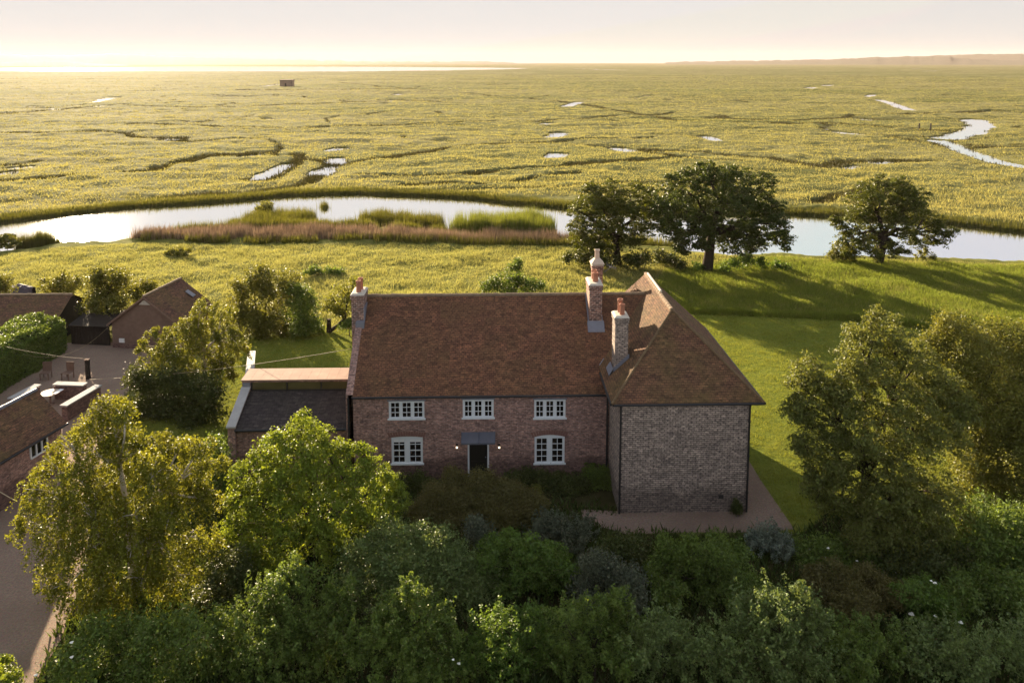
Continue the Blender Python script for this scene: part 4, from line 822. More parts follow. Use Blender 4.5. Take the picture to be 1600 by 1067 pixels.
# ------------------------------------------------------------------ the farmhouse
house = thing('farmhouse', (0, 36, 0), 'old brick farmhouse with long tiled roof, hipped grey brick wing and four chimneys', 'house')
YM = 34.53                                     # front of the long range
def wall_open(m, x0, x1, z0, z1, Y, ops, rev=0.14):
    """front wall on y = Y with openings (x0, x1, z0, z1, rise of arched head)"""
    xs = sorted({x0, x1, *[v for o in ops for v in o[:2]]}); zs = sorted({z0, z1, *[v for o in ops for v in o[2:4]]})
    for a, b in zip(xs[:-1], xs[1:]):
        for c, d in zip(zs[:-1], zs[1:]):
            mx, mz = (a + b) / 2, (c + d) / 2
            if any(o[0] < mx < o[1] and o[2] < mz < o[3] for o in ops): continue
            m.poly([(a, Y, c), (b, Y, c), (b, Y, d), (a, Y, d)])
    for a, b, c, d, rise in ops:
        y2 = Y + rev
        m.poly([(a, Y, c), (a, Y, d), (a, y2, d), (a, y2, c)][::-1]); m.poly([(b, Y, c), (b, Y, d), (b, y2, d), (b, y2, c)])
        m.poly([(a, Y, d), (b, Y, d), (b, y2, d), (a, y2, d)][::-1]); m.poly([(a, Y, c), (b, Y, c), (b, y2, c), (a, y2, c)])
        if rise:
            n = 8
            for k in range(n):
                xa, xb = a + (b - a) * k / n, a + (b - a) * (k + 1) / n
                za, zb = [d - rise * ((2 * (x - a) / (b - a) - 1) ** 2) for x in (xa, xb)]
                m.poly([(xa, Y, za), (xb, Y, zb), (xb, Y, d), (xa, Y, d)]); m.poly([(xa, Y, za), (xb, Y, zb), (xb, y2, zb), (xa, y2, za)][::-1])
def px_rect(x0, y0, x1, y1, Y):
    a = onY(x0, y1, Y); b = onY(x1, y0, Y); c = onY(x0, y0, Y)
    return a.x, b.x, a.z, c.z
UP = [px_rect(607.5, 627, 663, 656, YM), px_rect(723, 624.5, 771.5, 654.5, YM), px_rect(834.5, 624.5, 884, 655, YM)]
LO = [px_rect(612, 682, 660.5, 726, YM), px_rect(835, 679.5, 882.5, 725.5, YM)]
DR = px_rect(731, 688, 764, 744, YM)
MX0, MX1, ME, MS = -6.93, 5.53, 4.26, 0.821      # range: ends, eaves height, roof slope
RY, RZ = 38.8, 4.2 + 4.363 * 0.821               # ridge of the range
WX0, WX1, WY0, WY1, WE = 5.53, 11.28, 31.58, 41.0, 5.14
EX0, EX1, EY0 = 5.15, 11.88, 31.48; WRX = (EX0 + EX1) / 2; WRZ = 5.12 + (EX1 - EX0) / 2 * 0.919; WRY0 = EY0 + (EX1 - EX0) / 2
wb = MB()
wall_open(wb, MX0, MX1, -0.1, ME, YM, [(*u, 0) for u in UP] + [(*LO[0], 0.05), (*LO[1], 0.10)] + [(*DR, 0)])
wb.build('wall', M['brick'], house)
gb = MB()                                          # left gable, its top a little proud of the tiles
gp = [(MX0 - 0.1, YM, -.1), (MX0 - 0.1, YM, ME + .02), (MX0 - 0.1, RY, RZ + .09), (MX0 - 0.1, 2 * RY - YM, ME + .02), (MX0 - 0.1, 2 * RY - YM, -.1)]
gb.prism(gp, (0.34, 0, 0)); gb.build('gable_wall', M['brick'], house)
bk = MB(); bk.poly([(MX0, 43.07, -.1), (MX1, 43.07, -.1), (MX1, 43.07, ME), (MX0, 43.07, ME)]); bk.build('wall', M['brick'], house)
ww = MB()
ww.poly([(WX0, WY0, -.1), (WX1, WY0, -.1), (WX1, WY0, WE), (WX0, WY0, WE)])
ww.poly([(WX0, YM + 2, -.1), (WX0, WY0, -.1), (WX0, WY0, WE), (WX0, YM + 2, WE)])
ww.poly([(WX1, WY0, -.1), (WX1, WY1, -.1), (WX1, WY1, WE), (WX1, WY0, WE)])
ww.poly([(WX1, WY1, -.1), (WX0, WY1, -.1), (WX0, WY1, WE), (EX0 + .3, WY1, 5.3), (WRX, WY1, WRZ - .12), (EX1 - .3, WY1, 5.3), (WX1, WY1, WE)])
ww.build('wing_wall', M['greybrick'], house)
def slab(m, pts, th=0.12):
    P = [Vector(p) for p in pts]; n = (P[1] - P[0]).cross(P[-1] - P[0]).normalized()
    if n.z < 0: n = -n
    m.prism(pts if (Vector(pts[1]) - Vector(pts[0])).cross(Vector(pts[-1]) - Vector(pts[0])).z > 0 else pts[::-1], -n * th)
def sag(m, a, b, c, d, nx=14, ny=8, amp=0.05, seed=1, th=0.10):
    """slightly uneven old roof plane a-b (eaves) c-d (ridge, c above b)"""
    a, b, c, d = map(Vector, (a, b, c, d)); n = (b - a).cross(d - a).normalized(); n = n if n.z > 0 else -n
    i0 = len(m.v)
    for j in range(ny + 1):
        for i in range(nx + 1):
            u, v = i / nx, j / ny; p = a.lerp(b, u).lerp(d.lerp(c, u), v)
            w_ = math.sin(math.pi * u) * math.sin(math.pi * min(1, v * 1.0))
            e = amp * (fbm(np.array([u * 5.0 + seed]), np.array([v * 3.0]), seed, 3)[0] - 0.62) * 2 * min(1, 6 * u, 6 * (1 - u), 6 * v, 6 * (1 - v) + .15)
            m.v.append(tuple(p + n * e))
    for j in range(ny):
        for i in range(nx):
            q = i0 + j * (nx + 1) + i; m.f.append((q, q + 1, q + nx + 2, q + nx + 1))
    m.prism([a - n * .004, b - n * .004, b - n * th, a - n * th], (d - a) * 0.02)
rf = MB()
sag(rf, (MX0 + .24, YM - .10, 4.2), (8.0, YM - .10, 4.2), (8.0, RY, RZ), (MX0 + .24, RY, RZ), 26, 12, 0.05, 3)
sag(rf, (8.0, 2 * RY - YM + .1, 4.2), (MX0 + .24, 2 * RY - YM + .1, 4.2), (MX0 + .24, RY, RZ), (8.0, RY, RZ), 20, 8, 0.04, 5)
roof = rf.build('roof', M['tiles'], house)
wr = MB()
FL, FR, BR, BL = (EX0, EY0, 5.12), (EX1, EY0, 5.12), (EX1, 41.05, 5.12), (EX0, 41.05, 5.12); RA, RB = (WRX, WRY0, WRZ), (WRX, 41.05, WRZ)
for pl in ((FL, FR, RA), (FL, RA, RB, BL), (FR, BR, RB, RA)):
    slab(wr, list(pl), 0.10)
wroof = wr.build('wing_roof', M['tilesw'], house)
def ridge_tiles(a, b, r, name, parent, mat, step=0.33, lift=0.0):
    m = MB(); a = Vector(a); b = Vector(b); L_ = (b - a).length; n = int(L_ / step); d = (b - a) / n
    for k in range(n):
        p = a + d * k + Vector((0, 0, lift + random.uniform(-.012, .012))); q = p + d * 0.96
        m.tube([p, q], [r * random.uniform(.95, 1.05), r * .93], 8)
    return m.build(name, M[mat], parent)
ridge_tiles((MX0 + .2, RY, RZ - .04), (8.0, RY, RZ - .04), 0.11, 'ridge_tiles', roof, 'ridge')
ridge_tiles((RA[0], RA[1], RA[2] - .04), (RB[0], RB[1], RB[2] - .04), 0.12, 'ridge_tiles', wroof, 'ridge')
ridge_tiles(FL, RA, 0.06, 'hip_tiles', wroof, 'hip', 0.2); ridge_tiles(FR, RA, 0.06, 'hip_tiles', wroof, 'hip', 0.2)
mm_ = MB(); mm_.tube([Vector(RA).lerp(Vector(RB), .42) + Vector((.05, 0, .07)), Vector(RA).lerp(Vector(RB), .95) + Vector((.05, 0, .07))], 0.07, 6); mm_.build('ridge_mortar', M['mortar'], wroof)
vl = MB(); zv = lambda x: 5.12 + (x - EX0) * 0.919                  # lead valley where the roofs meet
vp = [Vector((x, YM - .1 + (zv(x) - 4.2) / MS, zv(x) + .03)) for x in np.linspace(EX0 + .05, 8.0, 8)]
vl.tube([vp[0] - Vector((0, 0, .03)), vp[0].lerp(vp[1], .6) - Vector((0, 0, .03))], 0.035, 5); vl.build('valley_lead', M['lead'], wroof)
# eaves: gutters and pipes
for a, b in (((MX0 + .2, YM - .12, 4.17), (EX0 + .36, YM - .12, 4.17)), ((EX0 + .1, EY0 - .03, 5.06), (EX1 - .02, EY0 - .03, 5.06)), ((EX1 + .03, EY0, 5.06), (EX1 + .03, 41, 5.06)), ((EX0 - .03, EY0 + .02, 5.06), (EX0 - .03, 34.9, 5.06))):
    m = MB(); m.tube([a, b], 0.055, 8); m.build('gutter', M['black'], house)
for (x_, y_, zt) in ((WX0 + .03, WY0 - .07, 5.02), (WX1 - .02, WY0 - .07, 5.02), (MX0 + .03, YM - .07, 4.15), (WX0 - .10, YM - .07, 4.15)):
    m = MB(); m.tube([(x_, y_, 0), (x_, y_, zt - .25), (x_, y_ - .03, zt)], 0.045, 8)
    for q in (0.9, 2.6, 4.2):
        if q < zt - .3: m.tube([(x_, y_, q), (x_, y_, q + .07)], 0.06, 8)
    m.build('drainpipe', M['black'], house)
sf = MB(); sf.box(EX0 + .05, EX1 - .05, EY0 + .03, WY0 - .003, 4.98, 5.04); sf.box(WX1 + .003, EX1 - .05, WY0, 40.95, 4.98, 5.04); sf.box(EX0 + .05, WX0 - .003, WY0, YM, 4.98, 5.04); sf.build('soffit', M['black'], house)
pl = MB(); pl.box(WX0 - .02, WX1 + .02, WY0 - .03, WY0 - .004, 0, .34); pl.build('plinth', M['greybrick'], house)
vt = MB(); vt.box(10.0, 10.22, WY0 - .02, WY0 - .004, .62, .8); vt.build('air_vent', M['black'], house)

def window(r, n, rows_, rise, head):
    x0, x1, z0, z1 = r; Y = YM + 0.035
    f = MB(); t = 0.075; mul = 0.10 if n == 3 else 0.20
    f.box(x0 + .002, x0 + t, Y, Y + .09, z0 + t, z1 - .002); f.box(x1 - t, x1 - .002, Y, Y + .09, z0 + t, z1 - .002)
    f.box(x0 + t, x1 - t, Y, Y + .09, z1 - t - rise, z1 - .002)
    f.box(x0 - .05, x1 + .05, YM - .06, Y + .09, z0 + .002, z0 + t)
    gaps = []; wdt = (x1 - x0 - 2 * t - (n - 1) * mul) / n
    for k in range(n):
        a = x0 + t + k * (wdt + mul); gaps.append((a, a + wdt))
        if k: f.box(a - mul, a, Y, Y + .09, z0 + t, z1 - t - rise)
    o = f.build('window', M['white'], house)
    s = MB()
    zb, zt_ = z0 + t, z1 - t - rise
    for a, b in gaps:       # casement frame and glazing bars
        e = 0.035; yb = Y + .025
        s.box(a, a + e, yb, yb + .04, zb, zt_); s.box(b - e, b, yb, yb + .04, zb, zt_); s.box(a + e, b - e, yb, yb + .04, zb, zb + e); s.box(a + e, b - e, yb, yb + .04, zt_ - e, zt_)
        mx = (a + b) / 2; s.box(mx - .014, mx + .014, yb + .004, yb + .03, zb + e, zt_ - e)
        for q in range(1, rows_):
            zz = zb + (zt_ - zb) * q / rows_; hw = .024 if (rows_ == 4 and q == 2) else .014
            s.box(a + e, mx - .014, yb + .004, yb + .03, zz - hw, zz + hw); s.box(mx + .014, b - e, yb + .004, yb + .03, zz - hw, zz + hw)
    s.build('casement', M['white'], o)
    g_ = MB()
    for a, b in gaps: g_.poly([(a, Y + .05, zb), (b, Y + .05, zb), (b, Y + .05, zt_), (a, Y + .05, zt_)])
    g_.build('pane', M['glass'], o)
    if n == 2 and rise < 0.07:                       # a pale blind part way down
        for a, b in gaps: bl_ = MB(); bl_.box(a + .035, b - .035, Y + .0465, Y + .049, zt_ - .20, zt_ - .036); bl_.build('blind', M['cloth'], o)
    if head:
        h = MB(); nb = 15
        for k in range(nb):
            xa = x0 - .1 + (x1 - x0 + .2) * k / nb; xb = xa + (x1 - x0 + .2) / nb - .012; xm = (xa + xb) / 2
            zz = z1 + .012 - rise * min(1, ((2 * (xm - x0) / (x1 - x0) - 1) ** 2)) ; tilt = (xm - (x0 + x1) / 2) * .12
            h.hexa([(xa, YM - .006, zz), (xb, YM - .006, zz), (xb, YM + .02, zz), (xa, YM + .02, zz), (xa + tilt, YM - .006, zz + .23), (xb + tilt, YM - .006, zz + .23), (xb + tilt, YM + .02, zz + .23), (xa + tilt, YM + .02, zz + .23)])
        h.build('brick_arch', m_arch, o)
    else:
        h = MB(); h.box(x0 - .06, x1 + .06, YM - .012, YM + .02, z1 + .003, z1 + .08); h.build('lintel', M['lead'], o)
m_arch = m_plain('arch_brick', (0.19, 0.10, 0.08), 0.9, 0.2, 0.3, 7)
for r in UP: window(r, 3, 3, 0, False)
window(LO[0], 2, 4, 0.05, True); window(LO[1], 2, 4, 0.10, True)
# front door
x0, x1, z0, z1 = DR
df = MB(); df.box(x0, x0 + .08, YM - .01, YM + .1, z0, z1); df.box(x1 - .08, x1, YM - .01, YM + .1, z0, z1); df.box(x0 + .08, x1 - .08, YM - .01, YM + .1, z1 - .08, z1); df.box(x0 - .02, x1 + .02, YM - .12, YM + .1, z0 - .08, z0 - .002)
dfo = df.build('door_frame', M['white'], house)
dd = MB(); dd.box(x0 + .08, x1 - .08, YM + .05, YM + .09, z0, z1 - .08); do = dd.build('door', M['door'], house)
dp = MB()
for q in range(2):
    for k in range(2):
        a = x0 + .16 + q * ((x1 - x0 - .16) / 2); b = a + (x1 - x0 - .16) / 2 - .16; c = z0 + .15 + k * .85
        dp.box(a, b, YM + .035, YM + .052, c, c + .6)
dp.build('door_panel', M['door'], do)
ck = MB(); ck.lathe((x1 - .16, YM + .03, z0 + .95), [(.01, -.03), (.03, -.015), (.03, .015), (.01, .03)], 8); ck.build('handle', M['lead'], do)
a = onY(721.5, 675, YM); b = onY(773.5, 675, YM); lo = onY(721.5, 692, YM - .55)
cn = MB(); cn.prism([(a.x, YM - .002, a.z), (a.x, YM - .6, lo.z + .02), (a.x, YM - .6, lo.z - .07), (a.x, YM - .002, a.z - .16)], (b.x - a.x, 0, 0)); cno = cn.build('door_canopy', M['canopy'], house)
cs_ = MB()
for q in (0, .52, 1): 
    xx = a.x + (b.x - a.x) * q; cs_ = MB(); cs_.tube([(xx, YM - .01, a.z + .012), (xx, YM - .6, lo.z + .03)], .018, 6); cs_.build('lead_roll', M['canopy'], cno)
for px in (714, 780):
    p = onY(px, 697.5, YM); k = MB(); k.box(p.x - .05, p.x + .05, YM - .09, YM - .002, p.z + .04, p.z + .14); k.box(p.x - .03, p.x + .03, YM - .05, YM - .002, p.z - .12, p.z + .04)
    ko = k.build('wall_lamp', M['black'], house); e = MB(); e.lathe((p.x, YM - .09, p.z), [(.01, -.045), (.04, -.02), (.04, .02), (.02, .038)], 10); e.build('bulb', M['lamp'], ko)

# chimneys
def chimney(x0, x1, y0, y1, zb, zt, pots, mat='stackbrick', potmat='pot', cap='mortar', step=None):
    m = MB()
    m.box(x0, x1, y0, y1, zb, zt - .30); m.box(x0 - .035, x1 + .035, y0 - .035, y1 + .035, zt - .30, zt - .215); m.box(x0 - .004, x1 + .004, y0 - .004, y1 + .004, zt - .215, zt - .15); m.box(x0 - .05, x1 + .05, y0 - .05, y1 + .05, zt - .15, zt - .06)
    o = m.build('chimney', M[mat], house)
    c = MB(); c.hexa([(x0 - .05, y0 - .05, zt - .058), (x1 + .05, y0 - .05, zt - .058), (x1 + .05, y1 + .05, zt - .058), (x0 - .05, y1 + .05, zt - .058), (x0 + .05, y0 + .05, zt + .03), (x1 - .05, y0 + .05, zt + .03), (x1 - .05, y1 - .05, zt + .03), (x0 + .05, y1 - .05, zt + .03)])
    c.build('chimney_cap', M[cap], o)
    for (px_, py_, r, h) in pots:
        p = MB(); p.lathe((px_, py_, zt), [(r * .98, 0), (r * .9, h * .82), (r * 1.08, h * .84), (r * 1.1, h * .95), (r * .95, h), (r * .7, h), (r * .66, h * .85)], 14); p.build('chimney_pot', M[potmat], o)
    return o
def roofY(py, px):                       # where a sight line meets the front slope of the range
    lo_, hi_ = YM, RY
    for _ in range(40):
        m_ = (lo_ + hi_) / 2; p = onY(px, py, m_)
        if p.z > 4.2 + (m_ - YM + .1) * MS: lo_ = m_
        else: hi_ = m_
    return (lo_ + hi_) / 2
# left gable stack
ya = roofY(503, 560); p0 = onY(548.5, 460, ya); p1 = onY(567.5, 460, ya)
c = chimney(p0.x, p1.x, ya, ya + 1.25, 4.2, p0.z, [((p0.x + p1.x) / 2 + .02, ya + .35, .13, .62), ((p0.x + p1.x) / 2 + .04, ya + .85, .13, .62)])
m = MB(); zr = lambda y_: 4.2 + (y_ - YM + .1) * MS
m.box(p0.x + .25, p1.x + .06, ya - .30, ya - .004, zr(ya) - .28, zr(ya) + .08); m.box(p1.x + .003, p1.x + .06, ya, ya + 1.2, zr(ya) - .1, zr(ya) + .75); m.build('flashing', M['lead'], c)
# stack in front of the ridge
yb = roofY(506, 930); p0 = onY(921.3, 446, yb); p1 = onY(941.2, 446, yb)
c = chimney(p0.x, p1.x, yb, yb + 1.35, zr(yb) - .6, p0.z + .05, [((p0.x + p1.x) / 2 + .03, yb + .45, .15, .5), ((p0.x + p1.x) / 2 + .03, yb + .95, .15, .5)])
m = MB(); m.hexa([(p0.x - .1, yb - .38, zr(yb - .38) + .01), (p1.x + .1, yb - .38, zr(yb - .38) + .01), (p1.x + .1, yb - .005, zr(yb) - .02), (p0.x - .1, yb - .005, zr(yb) - .02), (p0.x - .1, yb - .36, zr(yb - .36) + .05), (p1.x + .1, yb - .36, zr(yb - .36) + .05), (p1.x + .1, yb - .005, zr(yb) + .16), (p0.x - .1, yb - .005, zr(yb) + .16)])
for xx in (p0.x - .055, p1.x + .005):
    m.prism([(xx, yb - .3, zr(yb - .3) - .04), (xx, yb + 1.3, zr(yb + 1.3) - .04), (xx, yb + 1.3, zr(yb + 1.3) + .17), (xx, yb - .3, zr(yb - .3) + .10)], (.05, 0, 0))
m.build('flashing', M['lead'], c)
# stack on the wing's left slope
lo_, hi_ = 31.6, 38.0; zw = lambda x_: 5.12 + (x_ - EX0) * .919
for _ in range(40):
    yc = (lo_ + hi_) / 2; q = onY(979, 563, yc)
    if q.z > zw(q.x): lo_ = yc
    else: hi_ = yc
p0 = onY(961.5, 495, yc); p1 = onY(982, 495, yc); zw = lambda x_: 5.12 + (x_ - EX0) * .919
c = chimney(p0.x, p1.x, yc, yc + .85, zw(p0.x) - .5, p0.z, [((p0.x + p1.x) / 2 + .05, yc + .25, .125, .55), ((p0.x + p1.x) / 2 + .02, yc + .62, .125, .66)], 'greybrick')
m = MB(); m.prism([(p0.x - .26, yc - .03, zw(p0.x - .26) + .012), (p1.x + .06, yc - .03, zw(p1.x + .06) + .012), (p1.x + .06, yc - .03, zw(p1.x + .06) + .22), (p0.x - .06, yc - .03, zw(p0.x - .06) + .22)], (0, .026, 0))
m.hexa([(p0.x - .26, yc - .03, zw(p0.x - .26) + .005), (p0.x - .06, yc - .03, zw(p0.x - .06) + .005), (p0.x - .06, yc + .9, zw(p0.x - .06) + .005), (p0.x - .26, yc + .9, zw(p0.x - .26) + .005), (p0.x - .26, yc - .03, zw(p0.x - .26) + .05), (p0.x - .06, yc - .03, zw(p0.x - .06) + .16), (p0.x - .06, yc + .9, zw(p0.x - .06) + .16), (p0.x - .26, yc + .9, zw(p0.x - .26) + .05)])
m.build('flashing', M['lead'], c)
# stack behind the ridge with the pale pot
yd = 42.2; p0 = onY(926, 414, yd); p1 = onY(942, 414, yd)
c = chimney(p0.x, p1.x, yd, yd + .6, 4.0, p0.z, [], 'stackbrick')
m = MB(); xm = (p0.x + p1.x) / 2; m.hexa([(p0.x - .1, yd - .1, p0.z + .032), (p1.x + .1, yd - .1, p0.z + .032), (p1.x + .1, yd + .7, p0.z + .032), (p0.x - .1, yd + .7, p0.z + .032), (xm - .16, yd + .14, p0.z + .32), (xm + .16, yd + .14, p0.z + .32), (xm + .16, yd + .46, p0.z + .32), (xm - .16, yd + .46, p0.z + .32)]); m.build('chimney_cap', M['palepot'], c)
m = MB(); m.lathe((xm, yd + .3, p0.z + .3), [(.15, 0), (.13, .42), (.16, .44), (.16, .52), (.13, .54), (.1, .5)], 14); m.build('chimney_pot', M['palepot'], c)
# aerial beside that stack
ar = MB(); q = onY(944, 425, yd + .3); e = onY(955, 417, yd + .3)
ar.tube([q, e], .018, 5); ar.tube([e + Vector((-.25, 0, .12)), e + Vector((.3, 0, -.1))], .014, 5)
for k in range(5):
    w_ = e + Vector((-.25 + .13 * k, 0, .12 - .05 * k)); ar.tube([w_ - Vector((0, .05, .16)), w_ + Vector((0, .05, .16))], .009, 4)
ar.build('aerial', M['lead'], house)

# ------------------------------------------------------------------ low extension left of the house
ext = thing('brick_extension', (-10, 36.5, 0), 'low modern brick extension with dark tiled lean-to roof and strip window', 'extension')
XL, XR = -12.72, -6.97 - .08
YF, YT, ZF, ZT = 34.85, 37.05, 2.55, 3.42
m = MB(); m.poly([(XL + .36, YF, -.1), (XR, YF, -.1), (XR, YF, ZF - .05), (XL + .36, YF, ZF - .05)])
m.hexa([(XL, YF - .12, -.1), (XL + .36, YF - .12, -.1), (XL + .36, YT + .3, -.1), (XL, YT + .3, -.1), (XL, YF - .12, ZF + .06), (XL + .36, YF - .12, ZF + .06), (XL + .36, YT + .3, ZT + .22), (XL, YT + .3, ZT + .22)])
m.box(XL - .02, XL + .42, YT, YT + .36, -.1, 3.95); m.box(XL + .422, XR, YT + .02, YT + .3, ZT + .42, 3.92); m.box(XL - .02, XL + .30, YT + .362, 38.3, -.1, 3.9); m.box(XL + .302, XR, 38.1, 38.3, -.1, 3.9)
m.build('wall', M['brick'], ext)
m = MB(); slab(m, [(XL + .362, YF - .15, ZF), (XR, YF - .15, ZF), (XR, YT + .02, ZT), (XL + .362, YT + .02, ZT)], .12); m.build('roof', M['slate'], ext)
m = MB(); m.tube([(XL + .36, YF - .2, ZF - .05), (XR, YF - .2, ZF - .05)], .06, 8); m.build('gutter', M['black'], ext)
m = MB(); m.hexa([(XL - .05, YF - .18, ZF + .064), (XL + .40, YF - .18, ZF + .064), (XL + .40, YT - .005, ZT + .13), (XL - .05, YT - .005, ZT + .13), (XL - .05, YF - .18, ZF + .14), (XL + .40, YF - .18, ZF + .14), (XL + .40, YT - .005, ZT + .21), (XL - .05, YT - .005, ZT + .21)]); m.build('stone_coping', M['stone'], ext)
m = MB(); m.box(XL + .02, XL + .38, YT - .03, YT - .003, ZT + .15, ZT + .42); m.build('flashing', M['lead'], ext)
wn = MB(); wx = [XL + .46, XL + .46 + 1.78, XL + .46 + 3.5, XR - .02]
for k in range(4): wn.box(wx[k] - .03, wx[k] + .03, YT - .04, YT + .05, ZT + .04, ZT + .42)
wn.box(XL + .43, XR, YT - .045, YT + .05, ZT + .005, ZT + .04); wo2 = wn.build('strip_window', M['black'], ext)
for k in range(3):
    q = MB(); q.poly([(wx[k] + .03, YT + .0, ZT + .04), (wx[k + 1] - .03, YT + .0, ZT + .04), (wx[k + 1] - .03, YT + .0, ZT + .42), (wx[k] + .03, YT + .0, ZT + .42)]); q.build('pane', M['clerestory'], wo2)
m = MB(); n = 12
for k in range(n):
    a = XL - .06 + (XR - XL + .06) * k / n; b = XL - .06 + (XR - XL + .06) * (k + 1) / n - .006
    m.hexa([(a, YT - .05, 3.93), (b, YT - .05, 3.93), (b, 38.35, 3.93), (a, 38.35, 3.93), (a, YT - .05, 3.99), (b, YT - .05, 3.99), (b, 38.35, 4.03), (a, 38.35, 4.03)])
m.build('clay_coping', M['copper'], ext)
# garden wall running back from it
gw = thing('garden_wall', (-14, 42, 0), 'brick garden wall with grey sloping coping running back from the extension', 'wall')
a = Vector((-12.9, 38.4, 0)); b = Vector((-15.3, 46.5, 0))
m = MB(); d = (b - a).normalized(); n_ = Vector((-d.y, d.x, 0)) * .17
m.hexa([a - n_ - Vector((0, 0, .1)), a + n_ - Vector((0, 0, .1)), b + n_ - Vector((0, 0, .1)), b - n_ - Vector((0, 0, .1)), a - n_ + Vector((0, 0, 2.9)), a + n_ + Vector((0, 0, 2.9)), b + n_ + Vector((0, 0, 1.7)), b - n_ + Vector((0, 0, 1.7))][::1]); m.build('wall', M['brick'], gw)
n2 = n_ * 1.35; m = MB(); m.hexa([a - n2 + Vector((0, 0, 2.905)), a + n2 + Vector((0, 0, 2.905)), b + n2 + Vector((0, 0, 1.705)), b - n2 + Vector((0, 0, 1.705)), a - n2 + Vector((0, 0, 3.0)), a + n2 + Vector((0, 0, 3.0)), b + n2 + Vector((0, 0, 1.8)), b - n2 + Vector((0, 0, 1.8))]); m.build('stone_coping', M['stone'], gw)

# ------------------------------------------------------------------ gabled weatherboard barn
barn = thing('gabled_barn', at(225, 545), 'weatherboarded barn with a gable end facing the gravel yard', 'barn')
e1, e2 = at(167, 506, 1.75), at(286, 513, 1.75)
mid = (e1 + e2) / 2; wv = (e2 - e1); wv.z = 0; bw = wv.length; wv.normalize(); dv_ = Vector((-wv.y, wv.x, 0))
pkz = onY(219.5, 463.5, mid.y).z
bl = 8.0
for _ in range(30):        # length so that the far end of the ridge reaches its place
    q = mid + dv_ * bl; q.z = pkz
    bl += 0.05 * (proj(q)[1] - 435) * .5
c1, c2 = e1 + wv * .25, e2 - wv * .25
m = MB(); nb = 17; sl = (pkz - 1.75) / (bw / 2)
g1, g2 = c1 + dv_ * .2, c2 + dv_ * .2
for k in range(nb):        # boards, each lapping over the one below
    z0 = 0.35 + (pkz - .45) * k / nb; z1 = 0.35 + (pkz - .45) * (k + 1) / nb
    def half(z): return min((bw / 2 - .25), (pkz - z) / sl - .12)
    ha, hb_ = half(z0), half(z1)
    if hb_ < 0.05: break
    cm = (g1 + g2) / 2
    A_ = [cm - wv * ha, cm + wv * ha, cm + wv * hb_, cm - wv * hb_]
    pts = [Vector((A_[0].x, A_[0].y, z0)) - dv_ * .075, Vector((A_[1].x, A_[1].y, z0)) - dv_ * .075, Vector((A_[2].x, A_[2].y, z1)) - dv_ * .008, Vector((A_[3].x, A_[3].y, z1)) - dv_ * .008]
    m.poly(pts); m.poly([pts[0], pts[0] + dv_ * .07, pts[1] + dv_ * .07, pts[1]])
for s_, cc in ((-1, c1), (1, c2)):
    a = Vector((cc.x, cc.y, 0)) + dv_ * .2; b = a + dv_ * (bl - .4); m.poly([a, b, b + Vector((0, 0, 1.8)), a + Vector((0, 0, 1.8))])
a = (g1 + g2) / 2 + dv_ * (bl - .4); hw = bw / 2 - .25
m.poly([Vector((*(a - wv * hw).xy, 0)), Vector((*(a + wv * hw).xy, 0)), Vector((*(a + wv * hw).xy, 1.8)), Vector((*a.xy, pkz - .1)), Vector((*(a - wv * hw).xy, 1.8))])
m.build('wall', M['wood'], barn)
m = MB(); a = Vector((*g1.xy, 0)); b = Vector((*g2.xy, 0)); m.bar(a - Vector((0, 0, .1)), b - Vector((0, 0, .1)), .14, .44); m.build('brick_base', M['brick'], barn)
m = MB(); R0 = Vector((*mid.xy, pkz)); R1 = R0 + dv_ * bl
slab(m, [e1, R0, R1, e1 + dv_ * bl], .1); slab(m, [e2, e2 + dv_ * bl, R1, R0], .1); rb = m.build('roof', M['barntiles'], barn)
ridge_tiles(R0, R1, .11, 'ridge_tiles', rb, 'ridge')
m = MB()
for e_ in (e1, e2): m.bar(e_ - dv_ * .03 - Vector((0, 0, .16)), R0 - dv_ * .03 - Vector((0, 0, .16)), .05, .15)
m.build('bargeboard', M['wood'], barn)
m = MB(); q = R0 - Vector((0, 0, .62)) - dv_ * -.12; m.prism([q - wv * .42, q + wv * .42, q + wv * .1 + Vector((0, 0, .3)), q - wv * .1 + Vector((0, 0, .3))], -dv_ * .03); m.build('owl_board', M['mortar'], barn)
m = MB(); q = Vector((*(g1 + wv * .75).xy, .42)) - dv_ * .08; m.bar(q - wv * .2, q + wv * .2, .08, .28); m.build('white_panel', M['cloth'], barn)
q = R0.lerp(R1, .80); q2 = (e2 + dv_ * bl * .80); q = q.lerp(q2, .34) + Vector((0, 0, .06)); m = MB(); m.bar(q, q + (q2 - q) * .28 + dv_ * .1, .5, .05, (0, 0, 1)); m.build('roof_patch', M['lead'], barn)

# ------------------------------------------------------------------ long barn at the left edge
lbn = thing('long_barn', at(20, 540), 'long dark barn with a mossy tiled roof behind the hedge at the left', 'barn')
gx = at(110, 538); zt = 4.75; hd = 2.8
apx = onY(114, 459.5, gx.y + hd); zt = apx.z
X1 = apx.x; X0 = X1 - 17; Y0 = gx.y; ze = 1.1
m = MB(); sag(m, (X0, Y0 - .25, ze), (X1, Y0 - .25, ze), (X1, Y0 + hd, zt), (X0, Y0 + hd, zt), 20, 8, .08, 9); sag(m, (X1, Y0 + 2 * hd + .25, ze), (X0, Y0 + 2 * hd + .25, ze), (X0, Y0 + hd, zt), (X1, Y0 + hd, zt), 12, 6, .06, 12); rb = m.build('roof', M['barntiles'], lbn)
ridge_tiles((X0, Y0 + hd, zt - .03), (X1, Y0 + hd, zt - .03), .11, 'ridge_tiles', rb, 'ridge')
